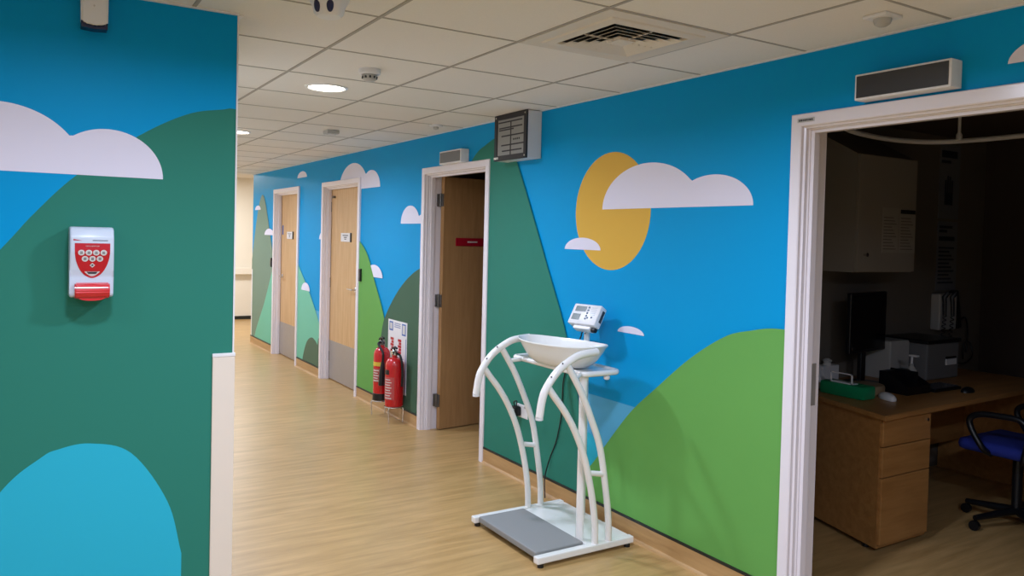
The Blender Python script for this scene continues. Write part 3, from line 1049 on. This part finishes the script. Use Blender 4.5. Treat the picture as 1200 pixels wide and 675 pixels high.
# ------------------------------------------------------------------ socket with plug, cable
t = thing('wall_socket', 'white wall socket low on the green hill with a black plug', 'wall socket', (WX, 4.27, 0.46))
sp = obj('face_plate', bx(WX - 0.012, WX, 4.20, 4.346, 0.418, 0.504, 0.003), WPLAST, t)
for ya in (4.225, 4.305):
    obj('rocker', bx(WX - 0.015, WX - 0.011, ya, ya + 0.015, 0.485, 0.497), GPLAST, sp)
t = thing('power_plug', 'black power plug with pale faces pushed into the wall socket', 'plug', (WX - 0.03, 4.31, 0.47))
bm = bx(WX - 0.06, WX - 0.0125, 4.275, 4.34, 0.428, 0.49, 0.008)
obj('body', bm, BLACK, t, smooth=True)
obj('label', bx(WX - 0.0612, WX - 0.0595, 4.288, 4.302, 0.438, 0.475), PAPER, t)
obj('label', bx(WX - 0.0612, WX - 0.0595, 4.314, 4.328, 0.438, 0.465), PAPER, t)
bm = bmesh.new()
tube(bm, catmull([(WX - 0.04, 4.31, 0.485), (WX - 0.045, 4.315, 0.515), (WX - 0.04, 4.29, 0.525), (WX - 0.045, 4.285, 0.488)], 6), 0.004, 8)
obj('cord', bm, BLACK, t, smooth=True)
bm = bmesh.new()
tube(bm, catmull([(2.69, 3.53, 1.09), (2.72, 3.60, 1.05), (2.75, 3.66, 1.0), (2.752, 3.80, 0.78), (2.752, 3.82, 0.6), (2.752, 3.83, 0.5), (2.752, 3.87, 0.36), (2.75, 3.93, 0.24), (2.73, 3.95, 0.12), (2.70, 3.9, 0.01)], 6), 0.004, 8)
cable_bm = bm

# ------------------------------------------------------------------ weighing scale
t = thing('weighing_scale', 'white tubular clinic weighing scale with curved handrails beside the mural wall', 'weighing scale', (2.45, 3.42, 0))
RT = 0.0195
obj('power_cord', cable_bm, BLACK, t, smooth=True)


def arm(y):
    bm = bmesh.new()
    tube(bm, catmull([(2.102, y, 0.728), (2.116, y, 0.812), (2.14, y, 0.868), (2.205, y, 0.945), (2.30, y, 1.002), (2.36, y, 1.018), (2.428, y, 1.024)], 7), RT, 16)
    h = obj('handrail', bm, WENAM, t, smooth=True)
    for s, e in (((2.102, 0.728), (0.0, -1)), ((2.428, 1.024), (1, 0.08))):
        bm = bmesh.new()
        tube(bm, [(s[0], y, s[1]), (s[0] + e[0] * 0.012, y, s[1] + e[1] * 0.012)], RT * 0.97, 14)
        obj('end_cap', bm, WPLAST, h, smooth=True)
    for px, pz in ((2.17, 0.912), (2.235, 0.972)):
        bm = bmesh.new()
        tube(bm, [(px - 0.012, y - 0.012, pz + 0.008), (px - 0.016, y - 0.016, pz + 0.011)], 0.004, 8)
        obj('screw', bm, DGREY, h)
    for pts in ([(2.15, y, 0.868), (2.185, y, 0.822), (2.248, y, 0.745), (2.312, y, 0.645), (2.372, y, 0.515), (2.422, y, 0.344), (2.452, y, 0.18), (2.46, y, 0.05)],
                [(2.255, y, 0.978), (2.305, y, 0.90), (2.353, y, 0.82), (2.415, y, 0.69), (2.475, y, 0.54), (2.515, y, 0.345), (2.54, y, 0.18), (2.545, y, 0.05)]):
        bm = bmesh.new()
        tube(bm, catmull(pts, 6), RT * 0.88, 14)
        obj('leg', bm, WENAM, t, smooth=True)
    bm = bmesh.new()
    tube(bm, [(2.40, y, 0.42), (2.505, y, 0.40)], 0.014, 12)
    obj('stretcher', bm, WENAM, t, smooth=True)
    bm = bmesh.new()
    tube(bm, [(2.308, y, 0.898), (2.415, min(max(y, 3.19), 3.80), 0.903)], 0.012, 12)
    obj('stay', bm, WENAM, t, smooth=True)


arm(3.10)
arm(3.72)
# tray frame: a rounded tube loop
xa, xb, ya, yb, zt = 2.40, 2.632, 3.155, 3.82, 0.903
pts = []
for cxx, cyy, a0 in ((xb - 0.035, ya + 0.035, -PI / 2), (xb - 0.035, yb - 0.035, 0), (xa + 0.035, yb - 0.035, PI / 2), (xa + 0.035, ya + 0.035, PI)):
    for k in range(7):
        a = a0 + k / 6 * PI / 2
        pts.append((cxx + 0.035 * math.cos(a), cyy + 0.035 * math.sin(a), zt))
bm = bmesh.new(); tube(bm, pts, 0.0145, 14, closed=True)
tf = obj('tray_frame', bm, WENAM, t, smooth=True)
obj('tray_plate', bx(xa + 0.01, xb - 0.01, ya + 0.012, yb - 0.16, zt - 0.006, zt + 0.006, 0.002), WENAM, tf)
bm = bmesh.new()
lathe(bm, [(0, 0.868), (0.012, 0.868), (0.016, 0.874), (0.016, 0.884), (0.006, 0.888), (0, 0.888)], 2.555, 3.16, 16)
obj('knob', bm, WPLAST, tf, smooth=True)
bm = bmesh.new()
tube(bm, [(2.43, 3.19, 0.05), (2.43, 3.19, 0.895)], 0.021, 18)
tube(bm, [(2.43, 3.19, 0.872), (2.43, 3.19, 0.90)], 0.025, 18)
cl = obj('column', bm, WENAM, t, smooth=True)
bm = bmesh.new()
tube(bm, [(2.664, 3.479, 0.05), (2.664, 3.479, 1.125)], 0.0165, 18)
po = obj('indicator_post', bm, WENAM, t, smooth=True)
bm = bmesh.new()
for zz in (1.085, 1.065):
    tube(bm, [(2.648, 3.474, zz), (2.646, 3.474, zz)], 0.004, 8)
obj('screw', bm, DGREY, po)
# base with platform
bm = bmesh.new()
for yy in (3.10, 3.72):
    box(bm, 2.10, 2.70, yy - 0.02, yy + 0.02, 0.02, 0.055, 0.006)
box(bm, 2.42, 2.70, 3.12, 3.70, 0.02, 0.05, 0.005)
obj('base_frame', bm, WENAM, t)
obj('platform', bx(2.12, 2.41, 3.13, 3.69, 0.03, 0.062, 0.006), mat('grey_rubber', '#8b8b89', rough=0.7), t)
for xx in (2.13, 2.67):
    for yy in (3.10, 3.72):
        bm = bmesh.new(); tube(bm, [(xx, yy, 0.0), (xx, yy, 0.03)], 0.016, 14)
        obj('foot', bm, BLACK, t, smooth=True)
# indicator head
ind = Matrix.Translation((2.646, 3.463, 1.163)) @ Matrix.Rotation(math.radians(12), 4, 'Z') @ Matrix.Rotation(math.radians(32), 4, 'Y')
def ibox(x0, x1, y0, y1, z0, z1, bev=0.0):
    b = bx(x0, x1, y0, y1, z0, z1, bev); b.transform(ind); return b
hd = obj('indicator_head', ibox(-0.022, 0.03, -0.098, 0.098, -0.062, 0.062, 0.007), WPLAST, t, smooth=True)
obj('display', ibox(-0.0235, -0.0215, 0.0, 0.075, 0.014, 0.046), LCD, hd)
obj('display', ibox(-0.0235, -0.0215, 0.025, 0.08, -0.038, -0.002), LCD, hd)
bm = bmesh.new()
for k in range(5):
    box(bm, -0.0245, -0.0215, -0.022, -0.012, 0.036 - k * 0.017, 0.046 - k * 0.017)
box(bm, -0.0245, -0.0215, -0.035, -0.026, -0.026, -0.016); box(bm, -0.0245, -0.0215, -0.062, -0.053, -0.022, -0.012)
bm.transform(ind)
obj('button', bm, mat('teal_button', '#12405c', rough=0.4), hd)
bm = bmesh.new()
for k in range(5):
    box(bm, -0.0225, -0.0215, -0.075, -0.035, 0.04 - k * 0.011, 0.043 - k * 0.011)
bm.transform(ind)
obj('print', bm, mat('pale_print', '#b9c2c8', rough=0.5), hd)
bm = bmesh.new()
box(bm, 0.0, 0.018, -0.101, -0.096, -0.03, 0.04); bm.transform(ind)
obj('side_slot', bm, DGREY, hd)
bm = bmesh.new()
box(bm, -0.005, 0.04, -0.06, 0.06, -0.082, -0.062, 0.004); bm.transform(ind)
br = obj('bracket', bm, WPLAST, hd)
bm = bmesh.new(); tube(bm, [(0.02, -0.06, -0.072), (0.02, -0.086, -0.072)], 0.014, 14); bm.transform(ind)
obj('clamp_knob', bm, BLACK, br, smooth=True)

# weighing bowl resting on the tray
bm = bmesh.new()
NS, cxb, cyb = 48, 2.445, 3.412
BA = math.radians(13)
def bowl_ring(s, z, ez, inset=0.0):
    out = []
    for k in range(NS):
        a = 2 * PI * k / NS
        ca, sa = math.cos(a), math.sin(a)
        e = 2 / 2.25
        px = (0.148 * s - inset) * math.copysign(abs(ca) ** e, ca)
        py = (0.285 * s - inset) * math.copysign(abs(sa) ** e, sa)
        zz = z + ez * (abs(sa) ** 3)
        out.append(bm.verts.new((cxb + px * math.cos(BA) - py * math.sin(BA), cyb + px * math.sin(BA) + py * math.cos(BA), zz)))
    return out
outer = [bowl_ring(0.48, 0.914, 0), bowl_ring(0.58, 0.918, 0.0), bowl_ring(0.70, 0.936, 0.001), bowl_ring(0.80, 0.962, 0.003), bowl_ring(0.885, 0.992, 0.006), bowl_ring(0.95, 1.018, 0.008), bowl_ring(0.99, 1.028, 0.01), bowl_ring(1.0, 1.032, 0.01), bowl_ring(0.985, 1.036, 0.01)]
inner = [bowl_ring(0.935, 1.026, 0.009), bowl_ring(0.865, 0.996, 0.006), bowl_ring(0.78, 0.968, 0.003), bowl_ring(0.68, 0.942, 0.001), bowl_ring(0.56, 0.925, 0), bowl_ring(0.44, 0.920, 0)]
allr = outer + inner
for a, b in zip(allr, allr[1:]):
    for k in range(NS):
        bm.faces.new((a[k], a[(k + 1) % NS], b[(k + 1) % NS], b[k]))
bm.faces.new(outer[0]); bm.faces.new(inner[-1])
tag(obj('weighing_bowl', bm, mat('bowl_white', '#e9e8e2', rough=0.25, coat=0.3), None, smooth=True, angle=60), 'white oval baby weighing bowl resting on the scale\'s tray', 'weighing bowl')

# ------------------------------------------------------------------ the unlit consulting room
# wall cabinet with a sloping top
t = thing('wall_cabinet', 'white wall cabinet with a sloping top in the dark room', 'cabinet', (4.44, 3.02, 1.78))
cxa, cxb2, cyf = 4.15, 4.73, 2.87
bm = bmesh.new()
prism(bm, [(cyf, 1.43), (RY, 1.43), (RY, 2.31), (cyf, 2.13)], 'x', cxa, cxb2)
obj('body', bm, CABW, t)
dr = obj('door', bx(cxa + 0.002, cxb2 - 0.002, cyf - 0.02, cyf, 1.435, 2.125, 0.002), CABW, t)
bm = bmesh.new(); lathe(bm, [(0, 0), (0.007, 0), (0.006, 0.012), (0.012, 0.018), (0.012, 0.024), (0, 0.027)], 0, 0, 16)
bm.transform(Matrix(((1, 0, 0, 4.215), (0, 0, -1, cyf - 0.02), (0, 1, 0, 1.535), (0, 0, 0, 1))))
obj('knob', bm, CHROME, dr, smooth=True)
for x0, x1, lab in ((4.385, 4.545, 'pale paper notice without a dark heading on the white wall cabinet'), (4.56, 4.725, 'paper notice with a dark heading bar on the white wall cabinet')):
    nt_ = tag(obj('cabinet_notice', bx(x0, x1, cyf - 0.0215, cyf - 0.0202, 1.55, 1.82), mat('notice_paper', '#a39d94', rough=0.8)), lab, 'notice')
    bm = bmesh.new()
    for k in range(11):
        box(bm, x0 + 0.01, x0 + 0.14 - (k % 4) * 0.015, cyf - 0.0222, cyf - 0.0215, 1.57 + k * 0.019, 1.575 + k * 0.019)
    obj('print', bm, mat('notice_print', '#6d6862', rough=0.8), nt_)
    if x0 > 4.5:
        obj('heading', bx(x0 + 0.005, x1 - 0.005, cyf - 0.0222, cyf - 0.0215, 1.79, 1.815), BLACK, nt_)

# posters on the far wall of the room
def poster(x0, x1, z0, z1, rows, lab, icon):
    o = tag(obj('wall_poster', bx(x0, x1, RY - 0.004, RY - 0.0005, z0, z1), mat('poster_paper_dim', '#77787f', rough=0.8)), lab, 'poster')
    bm = bmesh.new()
    for z, w, h in rows:
        box(bm, x0 + 0.02, x0 + 0.02 + w, RY - 0.0048, RY - 0.004, z, z + h)
    if icon:
        zc = z0 + (z1 - z0) * 0.35
        for k, hh in enumerate((0.09, 0.12, 0.115, 0.09)):
            box(bm, x0 + 0.07 + k * 0.028, x0 + 0.09 + k * 0.028, RY - 0.0048, RY - 0.004, zc, zc + hh)
        box(bm, x0 + 0.07, x0 + 0.174, RY - 0.0048, RY - 0.004, zc - 0.09, zc)
    obj('print', bm, mat('ink_navy', '#22283a', rough=0.7), o)
poster(5.58, 5.84, 1.80, 2.34, [(2.24, 0.2, 0.05), (2.2, 0.12, 0.02)], 'pale poster with a dark hand mark, upper one on the dark room\'s wall', True)
poster(5.58, 5.84, 1.28, 1.78, [(1.73, 0.17, 0.018), (1.70, 0.1, 0.018), (1.64, 0.2, 0.03)] + [(1.33 + k * 0.028, 0.2 - (k % 3) * 0.03, 0.012) for k in range(10)], 'pale text poster below the hand poster on the dark room\'s wall', False)

# curtain track
bm = bmesh.new()
tube(bm, catmull([(2.93, 2.30, 2.2), (3.2, 2.43, 2.2), (3.57, 2.57, 2.2), (3.81, 2.655, 2.2), (4.08, 2.70, 2.2), (4.32, 2.69, 2.2), (4.50, 2.60, 2.2), (4.56, 2.40, 2.2), (4.54, 2.0, 2.2), (4.5, 1.2, 2.2), (4.5, 0.2, 2.2)], 6), 0.014, 10)
t = thing('curtain_rail', 'white curved curtain rail hanging from the dark room\'s ceiling', 'curtain rail', (4.3, 2.6, 2.2))
obj('rail', bm, WPLAST, t, smooth=True)
for sx, sy in ((4.545, 2.50), (4.51, 0.9), (3.3, 2.47)):
    bm = bmesh.new()
    lathe(bm, [(0.0, CEIL), (0.02, CEIL), (0.012, CEIL - 0.015), (0.008, CEIL - 0.03), (0.009, 2.25), (0.017, 2.235), (0.018, 2.208), (0, 2.208)], sx, sy, 14)
    obj('hanger', bm, WPLAST, t, smooth=True)

# desk with pedestal
DT = 0.73
t = thing('office_desk', 'beech desk with a drawer pedestal in the dark room', 'desk', (4.6, 2.8, 0))
bm = bmesh.new()
prism(bm, [(3.70, 2.35), (5.7, 2.43), (5.7, RY - 0.01), (3.93, RY - 0.01)], 'z', DT - 0.028, DT)
bmesh.ops.bevel(bm, geom=bm.edges[:], offset=0.004, segments=2, affect='EDGES')
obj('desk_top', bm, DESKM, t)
bm = bmesh.new()
prism(bm, [(3.735, 2.40), (4.17, 2.40), (4.17, RY - 0.05), (3.945, RY - 0.05)], 'z', 0.03, DT - 0.028)
pd = obj('pedestal', bm, DESKM, t)
for z0, z1 in ((0.56, 0.695), (0.40, 0.555), (0.05, 0.395)):
    dw = obj('drawer', bx(3.74, 4.165, 2.382, 2.40, z0, z1, 0.003), DESKM, pd)
    if z0 > 0.5:
        bm = bmesh.new(); tube(bm, [(4.13, 2.382, 0.665), (4.13, 2.376, 0.665)], 0.009, 14)
        obj('lock', bm, CHROME, dw)
obj('end_panel', bx(5.66, 5.69, 2.5, RY - 0.02, 0, DT - 0.028), DESKM, t)
obj('modesty_panel', bx(4.17, 5.66, RY - 0.2, RY - 0.18, 0.25, DT - 0.028), DESKM, t)
for xx, yy in ((3.80, 2.5), (4.1, 2.5), (4.1, 3.05), (4.0, 3.05)):
    bm = bmesh.new(); tube(bm, [(xx, yy, 0), (xx, yy, 0.03)], 0.02, 12)
    obj('caster', bm, BLACK, pd, smooth=True)

# things on the desk
def rotz(bm, cx, cy, a):
    bm.transform(Matrix.Translation((cx, cy, 0)) @ Matrix.Rotation(a, 4, 'Z') @ Matrix.Translation((-cx, -cy, 0)))
    return bm

t = thing('computer_monitor', 'black computer monitor standing on the desk left of the printer', 'monitor', (4.46, 2.98, DT))
A = math.radians(9)
bm = bx(4.22, 4.70, 2.965, 2.995, 0.93, 1.30, 0.006); obj('screen_housing', rotz(bm, 4.46, 2.98, A), BLACK, t)
bm = bx(4.235, 4.685, 2.962, 2.966, 0.95, 1.285); obj('screen', rotz(bm, 4.46, 2.98, A), mat('screen_off', '#06070a', rough=0.12), t)
bm = bx(4.43, 4.49, 2.99, 3.02, DT + 0.012, 1.05, 0.006); obj('stand_neck', rotz(bm, 4.46, 2.98, A), BLACK, t)
bm = bmesh.new(); lathe(bm, [(0, DT), (0.11, DT), (0.11, DT + 0.008), (0.03, DT + 0.016), (0, DT + 0.016)], 4.46, 3.0, 28); obj('stand_base', bm, BLACK, t, smooth=True)

t = thing('green_box', 'green plastic box with a white label holder on the desk', 'box', (3.99, 2.78, DT))
bm = bmesh.new()
box(bm, 3.94, 4.06, 2.64, 2.92, DT, DT + 0.075, 0.012)
bx_o = obj('body', bm, GREENP, t, smooth=True)
bm = bmesh.new()
zc, yc0, yc1 = DT + 0.09, 2.72, 2.86
for (a, b, c, dd_) in ((yc0, yc1, 0.075, 0.081), (yc0, yc1, 0.128, 0.134), (yc0, yc0 + 0.006, 0.075, 0.134), (yc1 - 0.006, yc1, 0.075, 0.134)):
    box(bm, 3.955, 3.963, a, b, DT + c, DT + dd_)
box(bm, 3.96, 4.01, yc0, yc1, DT + 0.0745, DT + 0.079)
obj('label_holder', bm, WPLAST, t)

t = thing('thermometer', 'white and blue handheld device standing at the desk\'s left end', 'handheld device', (4.06, 3.02, DT))
bm = bmesh.new()
prism(bm, [(2.95, DT), (3.10, DT), (3.10, DT + 0.10), (3.06, DT + 0.135), (3.03, DT + 0.13)], 'x', 4.03, 4.10)
bmesh.ops.bevel(bm, geom=bm.edges[:], offset=0.008, segments=2, affect='EDGES')
dv = obj('body', bm, WPLAST, t, smooth=True, angle=50)
obj('screen', bx(4.027, 4.031, 3.035, 3.085, DT + 0.05, DT + 0.105), mat('blue_screen', '#1c2f86', rough=0.2), dv)

bm = bmesh.new(); lathe(bm, [(0, DT), (0.10, DT), (0.105, DT + 0.01), (0.105, DT + 0.04), (0.10, DT + 0.05), (0.07, DT + 0.055), (0, DT + 0.055)], 4.20, 2.80, 32)
tag(obj('round_tin', bm, mat('tan_tin', '#9a8264', rough=0.4), None, smooth=True), 'flat round tan tin lying close beside the green box', 'tin')
bm = bmesh.new()
bmesh.ops.create_uvsphere(bm, u_segments=24, v_segments=12, radius=1)
for v in bm.verts:
    v.co = Vector((v.co.x * 0.035, v.co.y * 0.075, max(v.co.z, -0.3) * 0.03 + 0.009))
bm.transform(Matrix.Translation((4.12, 2.61, DT + 0.0005)) @ Matrix.Rotation(-0.5, 4, 'Z'))
tag(obj('kidney_dish', bm, WPLAST, None, smooth=True), 'small white oval dish beside the green box', 'dish')
t = thing('tissue_box', 'small white box with a pale tuft behind the green box', 'box', (4.30, 3.07, DT))
obj('carton', bx(4.24, 4.40, 3.12, 3.185, DT, DT + 0.1, 0.004), WPLAST, t)
bm = bmesh.new(); lathe(bm, [(0.03, DT + 0.099), (0.022, DT + 0.115), (0.03, DT + 0.13), (0.012, DT + 0.142), (0, DT + 0.14)], 4.32, 3.15, 12)
obj('tissue', bm, PAPER, t, smooth=True)

t = thing('document_tray', 'black desk organiser between the monitor and the printer', 'desk organiser', (4.52, 2.72, DT))
bm = bmesh.new()
prism(bm, [(2.62, DT), (2.80, DT), (2.80, DT + 0.12), (2.76, DT + 0.12), (2.62, DT + 0.05)], 'x', 4.33, 4.56)
obj('body', bm, BLACK, t)
obj('divider', bx(4.44, 4.446, 2.63, 2.80, DT + 0.06, DT + 0.13), BLACK, t)
t = thing('keyboard', 'black keyboard lying on the desk in front of the printer', 'keyboard', (4.65, 2.62, DT))
obj('body', bx(4.58, 4.86, 2.60, 2.74, DT, DT + 0.018, 0.004), BLACK, t)
bm = bmesh.new()
for i in range(12):
    for j in range(5):
        box(bm, 4.592 + i * 0.0215, 4.609 + i * 0.0215, 2.612 + j * 0.024, 2.63 + j * 0.024, DT + 0.018, DT + 0.023)
obj('keys', bm, DGREY, t)
bm = bmesh.new()
bmesh.ops.create_uvsphere(bm, u_segments=20, v_segments=10, radius=1)
for v in bm.verts:
    v.co = Vector((v.co.x * 0.055, v.co.y * 0.032, max(v.co.z, 0) * 0.032))
bm.transform(Matrix.Translation((4.80, 2.53, DT)))
tag(obj('computer_mouse', bm, BLACK, None, smooth=True), 'dark computer mouse near the desk\'s front edge', 'mouse')

t = thing('pump_bottle', 'pale pump bottle standing before the printer', 'bottle', (4.66, 2.80, DT))
bm = bmesh.new(); lathe(bm, [(0, DT), (0.028, DT), (0.03, DT + 0.006), (0.03, DT + 0.1), (0.012, DT + 0.125), (0.012, DT + 0.14), (0, DT + 0.14)], 4.66, 2.80, 20)
obj('body', bm, GPLAST, t, smooth=True)
bm = bmesh.new()
tube(bm, [(4.66, 2.80, DT + 0.135), (4.66, 2.80, DT + 0.185)], 0.007, 10)
box(bm, 4.645, 4.675, 2.76, 2.815, DT + 0.183, DT + 0.195, 0.004)
obj('pump', bm, WPLAST, t, smooth=True)

t = thing('desk_printer', 'grey and white desk printer with a black lid', 'printer', (5.1, 3.0, DT))
PB = mat('printer_grey', '#757474', rough=0.45)
obj('body', bx(4.93, 5.30, 2.86, 3.17, DT, DT + 0.235, 0.012), PB, t)
obj('lid', bx(4.92, 5.31, 2.85, 3.175, DT + 0.235, DT + 0.26, 0.006), BLACK, t)
obj('side_unit', bx(4.72, 4.93, 2.98, 3.17, DT, DT + 0.25, 0.008), GPLAST, t)
obj('output_slot', bx(5.14, 5.26, 2.856, 2.862, DT + 0.13, DT + 0.145), BLACK, t)
obj('output_tray', bx(5.14, 5.26, 2.852, 2.862, DT + 0.09, DT + 0.13, 0.002), WPLAST, t)

t = thing('diagnostic_set', 'wall diagnostic set with coiled black leads above the printer', 'medical device', (5.66, RY, 1.15))
obj('wall_unit', bx(5.53, 5.75, RY - 0.07, RY, 1.0, 1.26, 0.01), GPLAST, t)
for xx in (5.56, 5.66):
    bm = bmesh.new()
    tube(bm, [(xx, RY - 0.09, 1.10), (xx, RY - 0.085, 1.2), (xx, RY - 0.08, 1.235), (xx + 0.02, RY - 0.1, 1.27)], [0.012, 0.014, 0.018, 0.014], 12)
    obj('handset', bm, DGREY, t, smooth=True)
    bm = bmesh.new()
    hel = [(xx + 0.012 * math.cos(k * 0.9) - 0.0006 * k, RY - 0.09 + 0.012 * math.sin(k * 0.9), 1.10 - k * 0.0042) for k in range(75)]
    tube(bm, hel, 0.003, 6)
    obj('coiled_lead', bm, BLACK, t, smooth=True)
bm = bx(5.78, 5.83, RY - 0.06, RY, 1.0, 1.28, 0.01)
rotm = Matrix.Translation((5.8, RY, 1.1)) @ Matrix.Rotation(math.radians(-12), 4, 'Y') @ Matrix.Translation((-5.8, -RY, -1.1))
bm.transform(rotm)
obj('cuff_holder', bm, BLACK, t)
bm = bmesh.new()
tube(bm, catmull([(5.80, RY - 0.05, 1.05), (5.88, RY - 0.06, 1.08), (5.94, RY - 0.05, 0.98), (5.95, RY - 0.04, 0.82)], 8), 0.006, 8)
obj('tube', bm, BLACK, t, smooth=True)

t = thing('wall_outlet', 'pale double outlet with a looped black lead, right of the printer', 'wall outlet', (5.75, RY, 0.86))
obj('face_plate', bx(5.68, 5.83, RY - 0.012, RY, 0.82, 0.91, 0.003), WPLAST, t)
obj('adapter', bx(5.70, 5.75, RY - 0.06, RY - 0.012, 0.83, 0.9, 0.006), WPLAST, t)
bm = bmesh.new()
lp = [(5.72, RY - 0.05, 0.825), (5.66, RY - 0.07, 0.79), (5.74, RY - 0.09, 0.76), (5.86, RY - 0.09, 0.755), (5.96, RY - 0.08, 0.80), (5.97, RY - 0.06, 0.88), (5.92, RY - 0.05, 0.90), (5.9, RY - 0.045, 0.84), (5.91, RY - 0.04, 0.77)]
tube(bm, catmull(lp, 7), 0.005, 8)
obj('lead', bm, BLACK, t, smooth=True)

# chair
t = thing('office_chair', 'blue office chair with black loop arms at the desk', 'chair', (4.85, 2.25, 0))
A = math.radians(0)
def cpart(name, bm, m_, par=t, sm=True):
    bm.transform(Matrix.Translation((-0.02, 0.15, 0)))
    return obj(name, bm, m_, par, smooth=sm, angle=50)
st = cpart('seat', bx(4.62, 5.08, 1.87, 2.33, 0.43, 0.50, 0.03), CHAIRB)
bm = bx(4.64, 5.06, 1.80, 1.87, 0.60, 1.0, 0.03); cpart('backrest', bm, CHAIRB)
bm = bmesh.new(); tube(bm, catmull([(4.85, 1.95, 0.43), (4.85, 1.80, 0.43), (4.85, 1.775, 0.55), (4.85, 1.79, 0.75)], 5), 0.018, 10); cpart('back_support', bm, BLACK)
for sx in (4.585, 5.115):
    bm = bmesh.new()
    q = 4.85 + (sx - 4.85) * 0.75
    tube(bm, catmull([(q, 1.98, 0.435), (sx, 1.95, 0.45), (sx, 1.93, 0.6), (sx, 1.97, 0.665), (sx, 2.08, 0.67), (sx, 2.2, 0.655), (sx, 2.24, 0.60), (sx, 2.17, 0.48), (q, 2.15, 0.435)], 6), 0.017, 10)
    cpart('armrest', bm, BLACK)
bm = bmesh.new(); tube(bm, [(4.85, 2.1, 0.08), (4.85, 2.1, 0.43)], 0.026, 14); cpart('gas_column', bm, BLACK)
for k in range(5):
    a = 2 * PI * k / 5 + 0.3
    e = (4.85 + 0.28 * math.cos(a), 2.1 + 0.28 * math.sin(a))
    bm = bmesh.new(); tube(bm, [(4.85, 2.1, 0.1), (e[0], e[1], 0.07)], [0.025, 0.016], 10)
    lg = cpart('leg', bm, BLACK)
    bm = bmesh.new(); tube(bm, [(e[0] - 0.012, e[1], 0.028), (e[0] + 0.012, e[1], 0.028)], 0.028, 14)
    cpart('caster', bm, BLACK, lg)
